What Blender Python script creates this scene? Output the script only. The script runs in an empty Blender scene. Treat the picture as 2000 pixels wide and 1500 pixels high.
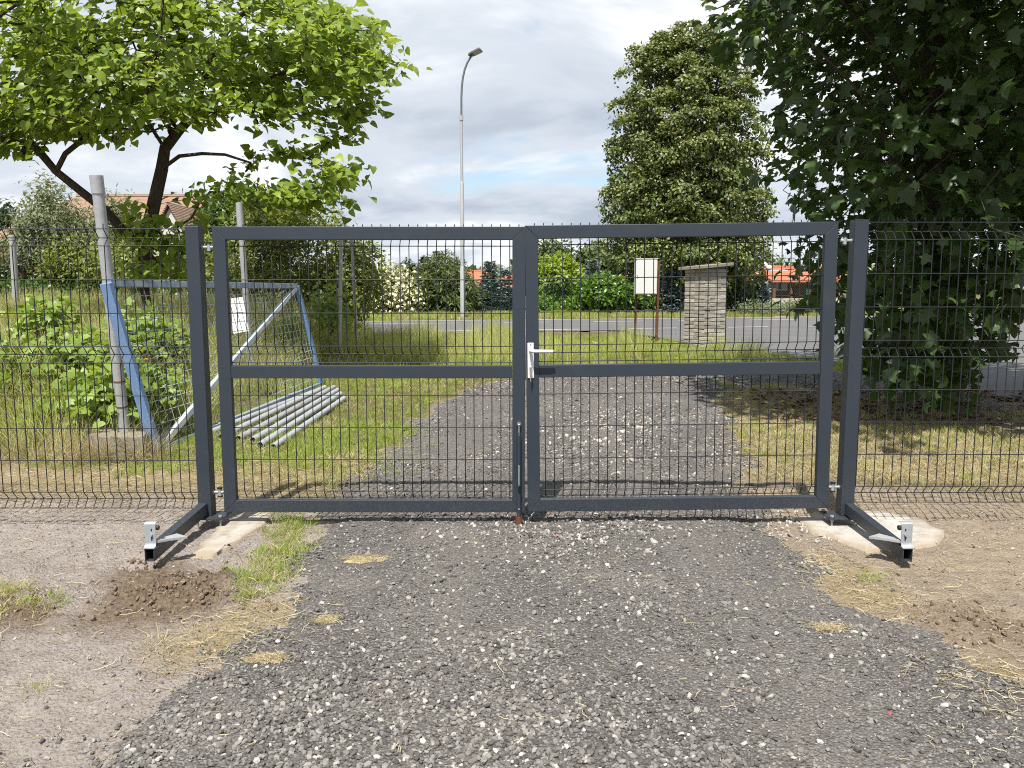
import bpy, math, random
import numpy as np
from mathutils import Vector, Matrix

random.seed(7)
RNG = np.random.default_rng(11)
R = math.radians
SC = bpy.context.scene
COL = SC.collection

# ------------------------------------------------------------------ camera
F_PX = 1540.0                      # focal length in pixels of the 2000 px wide photograph
PITCH = R(6.8)
EYE = Vector((0.0, 0.0, 1.45))
cam_d = bpy.data.cameras.new('camera')
cam_d.sensor_fit = 'HORIZONTAL'; cam_d.sensor_width = 36.0
cam_d.lens = 36.0 * F_PX / 2000.0
cam_d.clip_start = 0.05; cam_d.clip_end = 2500
cam_o = bpy.data.objects.new('camera', cam_d); COL.objects.link(cam_o)
cam_o.location = EYE; cam_o.rotation_euler = (math.pi / 2 - PITCH, 0, 0)
SC.camera = cam_o

# ------------------------------------------------------------------ sky, sun, exposure
SUN_EL, SUN_AZ = R(61), R(194)     # azimuth clockwise from +Y: behind the camera, a little to its left
to_sun = Vector((math.sin(SUN_AZ) * math.cos(SUN_EL), math.cos(SUN_AZ) * math.cos(SUN_EL), math.sin(SUN_EL)))
w = bpy.data.worlds.new('World'); SC.world = w; w.use_nodes = True
nt = w.node_tree; nt.nodes.clear(); N = nt.nodes.new; L = nt.links.new
out = N('ShaderNodeOutputWorld'); bg = N('ShaderNodeBackground'); bg.inputs['Strength'].default_value = 0.1
sky = N('ShaderNodeTexSky'); sky.sky_type = 'NISHITA'; sky.sun_disc = False
sky.sun_elevation = SUN_EL; sky.sun_rotation = SUN_AZ; sky.altitude = 200; sky.air_density = 1.1; sky.dust_density = 1.5
tc = N('ShaderNodeTexCoord'); sep = N('ShaderNodeSeparateXYZ'); L(tc.outputs['Generated'], sep.inputs[0])
def wmath(op, a, b=None):
    n = N('ShaderNodeMath'); n.operation = op
    for i, v in enumerate((a, b)):
        if v is None: continue
        if isinstance(v, (int, float)): n.inputs[i].default_value = v
        else: L(v, n.inputs[i])
    return n.outputs[0]
zz = wmath('ADD', wmath('MAXIMUM', sep.outputs[2], 0.0), 0.16)
comb = N('ShaderNodeCombineXYZ'); L(wmath('DIVIDE', sep.outputs[0], zz), comb.inputs[0]); L(wmath('DIVIDE', sep.outputs[1], zz), comb.inputs[1])
def wnoise(scale, detail, rough, off, dist=0.0):
    mp = N('ShaderNodeMapping'); mp.inputs['Location'].default_value = off; L(comb.outputs[0], mp.inputs[0])
    n = N('ShaderNodeTexNoise'); n.inputs['Scale'].default_value = scale; n.inputs['Detail'].default_value = detail
    n.inputs['Roughness'].default_value = rough; n.inputs['Distortion'].default_value = dist; L(mp.outputs[0], n.inputs[0]); return n.outputs[0]
def wramp(v, stops):
    r = N('ShaderNodeValToRGB'); L(v, r.inputs[0]); r.color_ramp.interpolation = 'EASE'
    e = r.color_ramp.elements
    while len(e) < len(stops): e.new(0.5)
    for el, (p, c) in zip(e, stops): el.position = p; el.color = (*c, 1)
    return r.outputs[0]
cover = wramp(wnoise(0.75, 6, 0.58, (3.1, 1.4, 0), 0.25), [(0.27, (0, 0, 0)), (0.40, (1, 1, 1))])
shade = wramp(wnoise(0.95, 6, 0.56, (11.2, 5.0, 2), 0.3), [(0.33, (3.0, 3.4, 4.0)), (0.48, (4.2, 4.55, 5.05)), (0.62, (6.0, 6.15, 6.35))])
mixc = N('ShaderNodeMix'); mixc.data_type = 'RGBA'; L(cover, mixc.inputs[0]); L(sky.outputs[0], mixc.inputs[6]); L(shade, mixc.inputs[7])
L(mixc.outputs[2], bg.inputs[0]); L(bg.outputs[0], out.inputs[0])

sun_d = bpy.data.lights.new('sun', 'SUN'); sun_d.energy = 5.0; sun_d.angle = R(0.55); sun_d.color = (1.0, 0.955, 0.88)
sun_o = bpy.data.objects.new('sun', sun_d); COL.objects.link(sun_o)
sun_o.rotation_euler = (-to_sun).to_track_quat('-Z', 'Y').to_euler(); sun_o.location = (-4, -8, 20)
vs = SC.view_settings; vs.view_transform = 'Standard'; vs.look = 'None'; vs.exposure = 0.8; vs.gamma = 1.0; vs.use_curve_mapping = False
SC.render.engine = 'CYCLES'
SC.cycles.use_denoising = False; SC.cycles.filter_width = 1.05; SC.cycles.max_bounces = 4; SC.cycles.diffuse_bounces = 2; SC.cycles.glossy_bounces = 2; SC.cycles.transmission_bounces = 3; SC.cycles.transparent_max_bounces = 6

# ------------------------------------------------------------------ where things stand
PROF = np.array([(-200, 0), (5.2, 0), (8, .08), (12, .24), (15, .37), (17.3, .45), (24.7, .46), (26.2, .56), (28.5, .62), (40, .72), (90, .95), (2000, 1.0)])
def sstep(a, b, v):
    t = np.clip((v - a) / (b - a), 0, 1); return t * t * (3 - 2 * t)
def road_s(x, y):                   # distance across the road, which runs a little askew to the gate
    return y - 0.26 * (x + 5.6)
def gz(x, y):
    t = y - 0.26 * (np.asarray(x) + 5.6) * sstep(9, 17, np.asarray(y))
    return np.interp(t, PROF[:, 0], PROF[:, 1])
def ray(px, py):
    c, s = math.cos(PITCH), math.sin(PITCH); u = (px - 1000) / F_PX; v = (750 - py) / F_PX
    return Vector((u, c + v * s, -s + v * c))
def at(px, py, Y):
    r = ray(px, py); return EYE + r * (Y / r.y)
def gp(px, py):
    r = ray(px, py); lo, hi = 0.3, 60.0
    for _ in range(50):
        m = (lo + hi) / 2; p = EYE + r * m
        if p.z > float(gz(p.x, p.y)): lo = m
        else: hi = m
    p = EYE + r * lo; return Vector((p.x, p.y, float(gz(p.x, p.y))))
def project(P):                     # P (n,3) -> pixel x, pixel y, depth
    P = np.asarray(P) - np.array(EYE); c, s = math.cos(PITCH), math.sin(PITCH)
    d = P[:, 1] * c - P[:, 2] * s; u = P[:, 0] / d; v = (P[:, 1] * s + P[:, 2] * c) / d
    return 1000 + F_PX * u, 750 - F_PX * v, d
def wpoly(pts): return np.array([gp(*p)[:2] for p in pts])
def sdist(x, y, poly):              # signed distance to a polygon, positive inside
    x = np.asarray(x, float); y = np.asarray(y, float); d = np.full(x.shape, 1e9); ins = np.zeros(x.shape, bool)
    n = len(poly)
    for i in range(n):
        ax, ay = poly[i]; bx, by = poly[(i + 1) % n]; ex, ey = bx - ax, by - ay
        t = np.clip(((x - ax) * ex + (y - ay) * ey) / (ex * ex + ey * ey + 1e-12), 0, 1)
        d = np.minimum(d, (x - ax - t * ex) ** 2 + (y - ay - t * ey) ** 2)
        c = ((ay > y) != (by > y)) & (x < (bx - ax) * (y - ay) / (by - ay + 1e-12) + ax); ins ^= c
    d = np.sqrt(d); return np.where(ins, d, -d)
_T = np.random.default_rng(5).random((256, 256))
def vnoise(x, y, f):
    x = np.asarray(x) * f + 57.3; y = np.asarray(y) * f + 91.7
    i = np.floor(x).astype(int); j = np.floor(y).astype(int); a = x - i; b = y - j; a = a * a * (3 - 2 * a); b = b * b * (3 - 2 * b)
    g = lambda p, q: _T[p % 256, q % 256]
    return (g(i, j) * (1 - a) + g(i + 1, j) * a) * (1 - b) + (g(i, j + 1) * (1 - a) + g(i + 1, j + 1) * a) * b
def fbm(x, y, f, n=4, rough=0.5):
    t = 0; amp = 1; tot = 0
    for k in range(n): t = t + amp * vnoise(x, y, f * 2 ** k); tot += amp; amp *= rough
    return t / tot

# ------------------------------------------------------------------ materials
class G:                            # a small node-graph helper
    def __init__(s, name):
        s.m = bpy.data.materials.new(name); s.m.use_nodes = True; s.t = s.m.node_tree; s.t.nodes.clear()
        s.o = s.t.nodes.new('ShaderNodeOutputMaterial'); s._obj = None
    def n(s, typ, **kw):
        nd = s.t.nodes.new(typ)
        for k, v in kw.items(): setattr(nd, k, v)
        return nd
    def link(s, a, b): s.t.links.new(a, b)
    def put(s, sock, v):
        if hasattr(v, 'is_output'): s.link(v, sock)
        elif isinstance(v, (tuple, list)) and len(v) == 3 and sock.type == 'RGBA': sock.default_value = (*v, 1)
        else: sock.default_value = v
    def pos(s, kind='Object'):
        nd = s.n('ShaderNodeTexCoord'); return nd.outputs[kind]
    def world(s): return s.n('ShaderNodeNewGeometry').outputs['Position']
    def noise(s, scale, detail=4, rough=0.55, co=None, dist=0):
        nd = s.n('ShaderNodeTexNoise'); s.link(co or s.world(), nd.inputs[0])
        nd.inputs['Scale'].default_value = scale; nd.inputs['Detail'].default_value = detail; nd.inputs['Roughness'].default_value = rough; nd.inputs['Distortion'].default_value = dist
        return nd.outputs[0]
    def vor(s, scale, feat='F1', co=None, out='Distance'):
        nd = s.n('ShaderNodeTexVoronoi', feature=feat); s.link(co or s.world(), nd.inputs[0]); nd.inputs['Scale'].default_value = scale; return nd.outputs[out]
    def ramp(s, v, stops, ease=False):
        nd = s.n('ShaderNodeValToRGB'); s.link(v, nd.inputs[0]); e = nd.color_ramp.elements
        if ease: nd.color_ramp.interpolation = 'EASE'
        while len(e) < len(stops): e.new(0.5)
        for el, (p, c) in zip(e, stops):
            el.position = p; el.color = (*c, 1) if isinstance(c, (tuple, list)) else (c, c, c, 1)
        return nd.outputs[0]
    def mix(s, f, a, b, mode='MIX'):
        nd = s.n('ShaderNodeMix', data_type='RGBA', blend_type=mode); s.put(nd.inputs[0], f); s.put(nd.inputs[6], a); s.put(nd.inputs[7], b); return nd.outputs[2]
    def math(s, op, a, b=0.0, clamp=False):
        nd = s.n('ShaderNodeMath', operation=op, use_clamp=clamp); s.put(nd.inputs[0], a); s.put(nd.inputs[1], b); return nd.outputs[0]
    def attr(s, name): return s.n('ShaderNodeAttribute', attribute_name=name).outputs['Fac']
    def orand(s): return s.n('ShaderNodeObjectInfo').outputs['Random']
    def bump(s, h, strength=0.3, dist=0.01):
        nd = s.n('ShaderNodeBump'); s.put(nd.inputs['Strength'], strength); nd.inputs['Distance'].default_value = dist; s.link(h, nd.inputs['Height']); return nd.outputs[0]
    def bsdf(s, color, rough=0.6, metal=0.0, normal=None, spec=0.5, coat=0.0, alb=0.78):
        color = s.mix(1.0, color, (alb, alb, alb), 'MULTIPLY'); b = s.n('ShaderNodeBsdfPrincipled'); s.put(b.inputs['Base Color'], color); s.put(b.inputs['Roughness'], rough); s.put(b.inputs['Metallic'], metal)
        b.inputs['Specular IOR Level'].default_value = spec; b.inputs['Coat Weight'].default_value = coat
        if normal is not None: s.link(normal, b.inputs['Normal'])
        return b.outputs[0]
    def done(s, sh): s.link(sh, s.o.inputs[0]); return s.m

def m_plain(name, col, rough=0.6, metal=0.0, var=0.12, scale=9.0, bump=0.0, bscale=60, spec=0.5):
    g = G(name); c = g.mix(g.noise(scale, 5, 0.6), tuple(x * (1 - var) for x in col), tuple(min(1, x * (1 + var)) for x in col))
    nb = g.bump(g.noise(bscale, 4), bump, 0.004) if bump else None
    return g.done(g.bsdf(c, g.math('ADD', g.math('MULTIPLY', g.noise(scale * 3, 3), 0.2), rough - 0.1), metal, nb, spec))
def m_leaf(name, dark, light, trans=0.35, rough=0.45, tcol=None, spec=0.4, lift=None):
    g = G(name)
    f = g.math('FRACT', g.math('ADD', g.attr('rnd'), g.math('MULTIPLY', g.orand(), 0.37)))
    c = g.mix(f, dark, light)
    c = g.mix(g.math('MULTIPLY', g.ramp(g.noise(1.1, 3), [(0.35, 0.0), (0.7, 1.0)]), 0.35), c, tuple(x * 0.72 for x in dark))
    b = g.bsdf(c, rough, 0, None, spec, alb=0.9)
    t = g.n('ShaderNodeBsdfTranslucent'); g.put(t.inputs[0], g.mix(0.55, c, tcol or (min(1, light[0] * 1.9), min(1, light[1] * 1.7), light[2] * 0.6)))
    mx = g.n('ShaderNodeMixShader'); mx.inputs[0].default_value = trans; g.link(b, mx.inputs[1]); g.link(t.outputs[0], mx.inputs[2])
    return g.done(mx.outputs[0])
def m_bark(name, a, b):
    g = G(name); co = g.n('ShaderNodeMapping'); co.inputs['Scale'].default_value = (1, 1, 0.25); g.link(g.world(), co.inputs[0])
    h = g.noise(28, 6, 0.65, co.outputs[0]); return g.done(g.bsdf(g.ramp(h, [(0.3, a), (0.7, b)]), 0.9, 0, g.bump(h, 0.8, 0.02), 0.2))
def m_galv(name, base=(0.52, 0.54, 0.56), rust=0.0):
    g = G(name); sp = g.vor(55, 'F1', None, 'Color'); k = g.n('ShaderNodeRGBToBW'); g.link(sp, k.inputs[0])
    c = g.mix(g.math('MULTIPLY', k.outputs[0], 0.5), tuple(x * .78 for x in base), tuple(min(1, x * 1.15) for x in base))
    c = g.mix(g.ramp(g.noise(7, 5, 0.65), [(0.55, 0.0), (0.8, 0.35)]), c, (0.24, 0.24, 0.23))
    if rust: c = g.mix(g.ramp(g.noise(4.5, 6, 0.7), [(0.62 - rust * .2, 0.0), (0.74, 0.9)]), c, (0.2, 0.085, 0.035))
    return g.done(g.bsdf(c, g.math('ADD', g.math('MULTIPLY', g.noise(20, 3), 0.25), 0.36), 0.3, None, 0.5))

# ------------------------------------------------------------------ object helpers
def root_of(o):
    while o.parent: o = o.parent
    return o
def tag(o, label=None, cat=None, group=None, kind=None):
    for k, v in (('label', label), ('category', cat), ('group', group), ('kind', kind)):
        if v: o[k] = v
    return o
def thing(name, loc, label, cat, group=None, kind=None, rot=None):
    o = bpy.data.objects.new(name, None); COL.objects.link(o); o.location = loc; o.empty_display_size = 0.1
    if rot: o.rotation_euler = rot
    return tag(o, label, cat, group, kind)
def mesh_np(name, V, Fs, mat=None, smooth=False, sizes=None, face_attr=None):
    """V (n,3); Fs (m,k) faces of one size, or a list of faces."""
    me = bpy.data.meshes.new(name)
    if isinstance(Fs, np.ndarray):
        m, k = Fs.shape; me.vertices.add(len(V)); me.vertices.foreach_set('co', np.ascontiguousarray(V, np.float32).ravel())
        me.loops.add(m * k); me.loops.foreach_set('vertex_index', np.ascontiguousarray(Fs, np.int32).ravel())
        me.polygons.add(m); me.polygons.foreach_set('loop_start', np.arange(0, m * k, k, dtype=np.int32)); me.update(calc_edges=True); me.validate()
    else:
        me.from_pydata([tuple(v) for v in V], [], [tuple(f) for f in Fs]); me.update()
    if mat: me.materials.append(mat)
    if smooth: me.polygons.foreach_set('use_smooth', np.ones(len(me.polygons), bool))
    if face_attr is not None:
        a = me.attributes.new('rnd', 'FLOAT', 'FACE'); a.data.foreach_set('value', np.ascontiguousarray(face_attr, np.float32))
    return me
def link(name, me, parent=None, loc=None, rot=None, scale=None, matrix=None):
    o = bpy.data.objects.new(name, me); COL.objects.link(o)
    if parent: o.parent = parent
    if matrix is not None: o.matrix_local = matrix
    else:
        if loc is not None: o.location = loc
        if rot is not None: o.rotation_euler = rot
        if scale is not None: o.scale = (scale,) * 3 if isinstance(scale, (int, float)) else scale
    return o
def frame_of(d, hint=None):
    d = Vector(d).normalized(); h = Vector(hint) if hint is not None else (Vector((0, 0, 1)) if abs(d.z) < 0.9 else Vector((0, 1, 0)))
    a = d.cross(h).normalized(); b = a.cross(d).normalized(); return a, b
class MB:
    """collects shapes given in world coordinates; build() links them as one mesh object"""
    def __init__(s): s.v = []; s.f = []
    def add(s, v, f):
        k = len(s.v); s.v += [tuple(p) for p in v]; s.f += [tuple(i + k for i in q) for q in f]; return s
    def box(s, lo, hi, bev=0.0):
        (x0, y0, z0), (x1, y1, z1) = lo, hi
        if bev <= 0:
            return s.add([(x0, y0, z0), (x1, y0, z0), (x1, y1, z0), (x0, y1, z0), (x0, y0, z1), (x1, y0, z1), (x1, y1, z1), (x0, y1, z1)],
                         [(3, 2, 1, 0), (4, 5, 6, 7), (0, 1, 5, 4), (1, 2, 6, 5), (2, 3, 7, 6), (3, 0, 4, 7)])
        import itertools
        b = bev; c = [(x0, x1), (y0, y1), (z0, z1)]; vid = {}; V = []
        for sx, sy, sz in itertools.product((0, 1), repeat=3):
            for ax in range(3):
                p = [c[0][sx], c[1][sy], c[2][sz]]; sg = (sx, sy, sz)
                for k in range(3):
                    if k != ax: p[k] += b if sg[k] == 0 else -b
                vid[(sx, sy, sz, ax)] = len(V); V.append(tuple(p))
        Fq = []
        for ax in range(3):
            u, w_ = [k for k in range(3) if k != ax]
            for sg in (0, 1):
                q = []
                for a_, b_ in ((0, 0), (1, 0), (1, 1), (0, 1)):
                    t = [0, 0, 0]; t[ax] = sg; t[u] = a_; t[w_] = b_; q.append(vid[(*t, ax)])
                Fq.append(q)
            for a_ in (0, 1):
                for b_ in (0, 1):
                    t0 = [0, 0, 0]; t0[u] = a_; t0[w_] = b_; t1 = list(t0); t1[ax] = 1
                    Fq.append([vid[(*t0, u)], vid[(*t0, w_)], vid[(*t1, w_)], vid[(*t1, u)]])
        for t in itertools.product((0, 1), repeat=3): Fq.append([vid[(*t, 0)], vid[(*t, 1)], vid[(*t, 2)]])
        cen = Vector(((x0 + x1) / 2, (y0 + y1) / 2, (z0 + z1) / 2)); out = []
        for q in Fq:
            P = [Vector(V[i]) for i in q]; nrm = (P[1] - P[0]).cross(P[2] - P[0]); mid = sum(P, Vector()) / len(P)
            out.append(q if nrm.dot(mid - cen) > 0 else q[::-1])
        return s.add(V, out)
    def bar(s, a, b, w, h, hint=None, taper=1.0):
        a = Vector(a); b = Vector(b); u, v = frame_of(b - a, hint); u = u * w / 2; v = v * h / 2
        P = [a - u - v, a + u - v, a + u + v, a - u + v]; Q = [b - u * taper - v * taper, b + u * taper - v * taper, b + u * taper + v * taper, b - u * taper + v * taper]
        return s.add(P + Q, [(0, 1, 2, 3), (7, 6, 5, 4), (1, 0, 4, 5), (2, 1, 5, 6), (3, 2, 6, 7), (0, 3, 7, 4)])
    def tube(s, pts, r, n=8, cap=True, hint=None):
        pts = [Vector(p) for p in pts]; rs = r if isinstance(r, (list, tuple, np.ndarray)) else [r] * len(pts); k = len(s.v); m = len(pts)
        u = None
        for i, p in enumerate(pts):
            d = (pts[min(i + 1, m - 1)] - pts[max(i - 1, 0)])
            if d.length < 1e-9: d = Vector((0, 0, 1))
            d.normalize()
            if u is None: u, _ = frame_of(d, hint)
            else:
                u = u - d * u.dot(d)
                u = u.normalized() if u.length > 1e-6 else frame_of(d)[0]
            v = d.cross(u)
            for j in range(n):
                t = 2 * math.pi * j / n; s.v.append(tuple(p + (u * math.cos(t) + v * math.sin(t)) * rs[i]))
        for i in range(m - 1):
            for j in range(n):
                a = k + i * n + j; b = k + i * n + (j + 1) % n; s.f.append((a, b, b + n, a + n))
        if cap: s.f.append(tuple(k + j for j in range(n))[::-1]); s.f.append(tuple(k + (m - 1) * n + j for j in range(n)))
        return s
    def pipe(s, a, b, r0, r1, n=14):          # an open pipe with a wall thickness
        a = Vector(a); b = Vector(b); u, v = frame_of(b - a); k = len(s.v)
        for p in (a, b):
            for r in (r0, r1):
                for j in range(n):
                    t = 2 * math.pi * j / n; s.v.append(tuple(p + (u * math.cos(t) + v * math.sin(t)) * r))
        for j in range(n):
            q = (j + 1) % n; ao, ai, bo, bi = k, k + n, k + 2 * n, k + 3 * n
            s.f += [(ao + j, ao + q, bo + q, bo + j), (ai + q, ai + j, bi + j, bi + q), (ao + q, ao + j, ai + j, ai + q), (bo + j, bo + q, bi + q, bi + j)]
        return s
    def prism(s, poly, d):                    # poly: 3D points of one face, d: extrusion vector
        n = len(poly); P = [Vector(p) for p in poly]; Q = [p + Vector(d) for p in P]
        return s.add(P + Q, [tuple(range(n))[::-1], tuple(range(n, 2 * n))] + [(i, (i + 1) % n, n + (i + 1) % n, n + i) for i in range(n)])
    def ball(s, c, r, n=8, sq=(1, 1, 1)):
        c = Vector(c); k = len(s.v); m = n // 2
        for i in range(m + 1):
            a = math.pi * i / m
            for j in range(n):
                t = 2 * math.pi * j / n; s.v.append((c.x + r * sq[0] * math.sin(a) * math.cos(t), c.y + r * sq[1] * math.sin(a) * math.sin(t), c.z + r * sq[2] * math.cos(a)))
        for i in range(m):
            for j in range(n):
                s.f.append((k + i * n + j, k + (i + 1) * n + j, k + (i + 1) * n + (j + 1) % n, k + i * n + (j + 1) % n))
        return s
    def build(s, name, mat, parent=None, smooth=False, local=False, bevel=0.0):
        me = bpy.data.meshes.new(name); off = Vector((0, 0, 0))
        if parent and not local: off = root_of(parent).location
        me.from_pydata([tuple(Vector(v) - off) for v in s.v], [], s.f); me.update()
        if mat: me.materials.append(mat)
        if smooth: me.polygons.foreach_set('use_smooth', np.ones(len(me.polygons), bool)); me.set_sharp_from_angle(angle=R(42))
        o = link(name, me, parent)
        if bevel:
            b = o.modifiers.new('bevel', 'BEVEL'); b.width = bevel; b.segments = 2; b.limit_method = 'ANGLE'; b.angle_limit = R(40)
        return o
def one(name, mb, mat, label, cat, group=None, kind=None, smooth=False, base=None, bevel=0.0):
    """a thing that is a single mesh, its origin at base"""
    base = Vector(base) if base is not None else Vector((0, 0, 0))
    s2 = MB(); s2.v = [tuple(Vector(v) - base) for v in mb.v]; s2.f = mb.f
    o = s2.build(name, mat, None, smooth, bevel=bevel); o.location = base; return tag(o, label, cat, group, kind)

# scattering of very many small alike pieces over the ground
def scatter(name, protos, pts, rot, scl, idx, label=None, cat=None, parent=None, kind='stuff'):
    col = bpy.data.collections.new(name + '_pieces')
    for i, me in enumerate(protos):
        o = bpy.data.objects.new(f'{name}_piece_{i:02d}', me); col.objects.link(o)
    me = bpy.data.meshes.new(name); pts = np.asarray(pts, np.float32)
    if parent is not None: pts = pts - np.array(root_of(parent).location, np.float32)
    me.vertices.add(len(pts)); me.vertices.foreach_set('co', pts.ravel())
    a = me.attributes.new('rot', 'FLOAT_VECTOR', 'POINT'); a.data.foreach_set('vector', np.asarray(rot, np.float32).ravel())
    a = me.attributes.new('scl', 'FLOAT', 'POINT'); a.data.foreach_set('value', np.asarray(scl, np.float32))
    a = me.attributes.new('idx', 'INT', 'POINT'); a.data.foreach_set('value', np.asarray(idx, np.int32)); me.update()
    for q in protos[:1]:
        for m in q.materials: me.materials.append(m)
    o = link(name, me, parent)
    ng = bpy.data.node_groups.new(name, 'GeometryNodeTree')
    ng.interface.new_socket('Geometry', in_out='INPUT', socket_type='NodeSocketGeometry'); ng.interface.new_socket('Geometry', in_out='OUTPUT', socket_type='NodeSocketGeometry')
    i_ = ng.nodes.new('NodeGroupInput'); o_ = ng.nodes.new('NodeGroupOutput'); ip = ng.nodes.new('GeometryNodeInstanceOnPoints'); ci = ng.nodes.new('GeometryNodeCollectionInfo')
    ci.inputs['Collection'].default_value = col; ci.inputs['Separate Children'].default_value = True; ci.inputs['Reset Children'].default_value = True
    def na(nm, dt):
        q = ng.nodes.new('GeometryNodeInputNamedAttribute'); q.data_type = dt; q.inputs[0].default_value = nm; return q.outputs[0]
    e2r = ng.nodes.new('FunctionNodeEulerToRotation')
    k = ng.links.new; k(i_.outputs[0], ip.inputs['Points']); k(ci.outputs[0], ip.inputs['Instance']); ip.inputs['Pick Instance'].default_value = True
    k(na('idx', 'INT'), ip.inputs['Instance Index']); k(na('rot', 'FLOAT_VECTOR'), e2r.inputs[0]); k(e2r.outputs[0], ip.inputs['Rotation']); k(na('scl', 'FLOAT'), ip.inputs['Scale'])
    k(ip.outputs[0], o_.inputs[0])
    md = o.modifiers.new('scatter', 'NODES'); md.node_group = ng
    return tag(o, label, cat, None, kind)
# ================================================================== ground
DRIVE = wpoly([(120, 1700), (200, 1490), (300, 1350), (440, 1290), (560, 1240), (600, 1160), (585, 1090), (610, 1035), (655, 1000), (700, 950), (765, 880), (850, 805), (940, 748),
               (1010, 737), (1200, 732), (1400, 712), (1560, 716), (1750, 742), (1980, 790), (1980, 800), (1700, 772), (1545, 757), (1415, 752), (1395, 775), (1425, 830), (1462, 900), (1452, 950),
               (1500, 1000), (1540, 1060), (1590, 1130), (1650, 1185), (1800, 1225), (1900, 1295), (2060, 1420), (2400, 1700)])
DRIVE = np.vstack([[(-1.2, -1.5)], DRIVE, [(1.6, -1.5)]])
def track(x, y):                     # compacted wheel tracks
    a = .12 * np.sin(np.asarray(y) * .7); return np.maximum(np.exp(-((x + .35 - a) / .2) ** 2), np.exp(-((x - 1.0 - a) / .22) ** 2)) * sstep(.35, .6, fbm(x + 3, y, .9, 3) + .12)
def drive_d(x, y): return sdist(x, y, DRIVE) + (fbm(x, y, 2.0, 5, .6) - 0.5) * 0.62
PAD_R = wpoly([(1540, 1012), (1600, 1002), (1690, 1000), (1790, 1010), (1850, 1042), (1840, 1066), (1780, 1078), (1700, 1080), (1615, 1058)])
PAD_L = wpoly([(372, 1092), (395, 1052), (480, 1003), (560, 985), (535, 1008), (470, 1062), (420, 1092)])
SPUR_PX = [(1235, 654), (1265, 656), (1290, 661), (1330, 669), (1375, 677), (1421, 684), (1500, 691), (1600, 704), (1750, 735), (1900, 765), (2050, 795), (2250, 815), (2500, 830)]
SPUR = np.vstack([wpoly(SPUR_PX), [(14, 8.0), (30, 8.0)]])
STRAW = [wpoly(p) for p in (
    [(0, 905), (180, 900), (380, 895), (600, 900), (700, 900), (640, 960), (560, 975), (300, 968), (0, 965)],
    [(300, 1270), (420, 1210), (520, 1170), (600, 1180), (570, 1240), (440, 1295), (340, 1310)],
    [(1440, 760), (1560, 770), (1700, 790), (2000, 800), (2000, 950), (1700, 930), (1480, 930), (1400, 820)],
    [(1560, 1080), (1660, 1100), (1740, 1150), (1760, 1200), (1640, 1180)],
    [(1850, 1330), (1950, 1290), (2100, 1400), (2100, 1520)])]
DARK = [wpoly(p) for p in (
    [(150, 1180), (220, 1120), (300, 1100), (400, 1120), (470, 1130), (480, 1180), (400, 1215), (270, 1235), (170, 1220)],
    [(1780, 1200), (1900, 1190), (2050, 1230), (2100, 1300), (1900, 1270)],
    [(-60, 1140), (60, 1140), (110, 1190), (60, 1215), (-60, 1225)])]
MOUND = gp(330, 1165); CLUMP = gp(40, 1180)
def grass_mask(x, y):
    """1 where grass or weeds grow"""
    g = sstep(5.25, 6.3, y + (fbm(x, y, 1.3, 4) - .5) * 1.6 + 0.5 * sstep(-1.2, -2.6, x) * -1.0)
    g = np.maximum(g, sstep(0.0, 0.12, sdist(x, y, TUFT_L) + (fbm(x, y, 3, 3) - .5) * .25))
    g = g * (1 - sstep(-0.12, 0.05, drive_d(x, y))) * (1 - road_mask(x, y, 0.0))
    return np.where((x > 3.0) & (y > 8.6) & (y < 11), g * 0.25, g)       # bare under the maple
TUFT_L = wpoly([(560, 1010), (610, 1020), (585, 1075), (560, 1120), (520, 1160), (450, 1180), (470, 1130), (510, 1070), (540, 1040)])
def spur_near(x): return np.interp(x, SPUR[:, 0], SPUR[:, 1])
def road_mask(x, y, inset):
    s = road_s(x, y)
    main = (s > 17.3 + inset) & (s < 24.7 - inset)
    sp = (x > SPUR[0, 0] + inset) & (x < 23.8) & (y > spur_near(x) + inset) & (s <= 17.31 + inset)
    return (main | sp).astype(float)
def relief(x, y):
    near = (1 - sstep(6.5, 9, y))
    h = (fbm(x, y, 1.1, 3) - .5) * .05 * near + (fbm(x, y, 24, 2) - .5) * .018 * near + (fbm(x, y, 8, 5, .65) - .5) * .045 * near
    def hump(c, rx, ry, hh): return hh * np.exp(-(((x - c.x) / rx) ** 2 + ((y - c.y) / ry) ** 2))
    lump = 0.15 + 2.6 * np.abs(fbm(x, y, 7, 6, .72) - .42) + .35 * fbm(x, y, 30, 2)
    h = h + (hump(MOUND, .34, .14, .12) + hump(gp(430, 1150), .14, .12, .045) + hump(CLUMP, .2, .13, .085) + hump(gp(1880, 1215), .35, .2, .04)) * lump
    h = h - hump(gp(272, 1104), .10, .05, .05) - hump(gp(420, 1190), .06, .03, .03)
    h = h + (fbm(x, y, .8, 3) - .5) * .12 * sstep(7, 12, y) * (1 - sstep(40, 60, y))
    pad = np.maximum(sstep(-.1, .02, sdist(x, y, PAD_R)), sstep(-.1, .02, sdist(x, y, PAD_L)))
    return h * (1 - .9 * pad)
def ground_z(x, y):
    x = np.asarray(x, float); y = np.asarray(y, float)
    d = drive_d(x, y); return gz(x, y) + relief(x, y) * (1 - .55 * sstep(-.1, .2, d))
def lines(spans):
    o = []
    for a, b, st in spans: o += list(np.arange(a, b - 1e-6, st))
    return np.array(o + [spans[-1][1]])
XS = lines([(-500, -100, 50), (-100, -30, 7), (-30, -12, 1.2), (-12, -4.4, .25), (-4.4, -2.5, .03), (-2.5, -1.15, .022), (-1.15, 2.3, .06), (2.3, 4.6, .04), (4.6, 12, .25), (12, 30, 1.2), (30, 100, 7), (100, 500, 50)])
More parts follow.
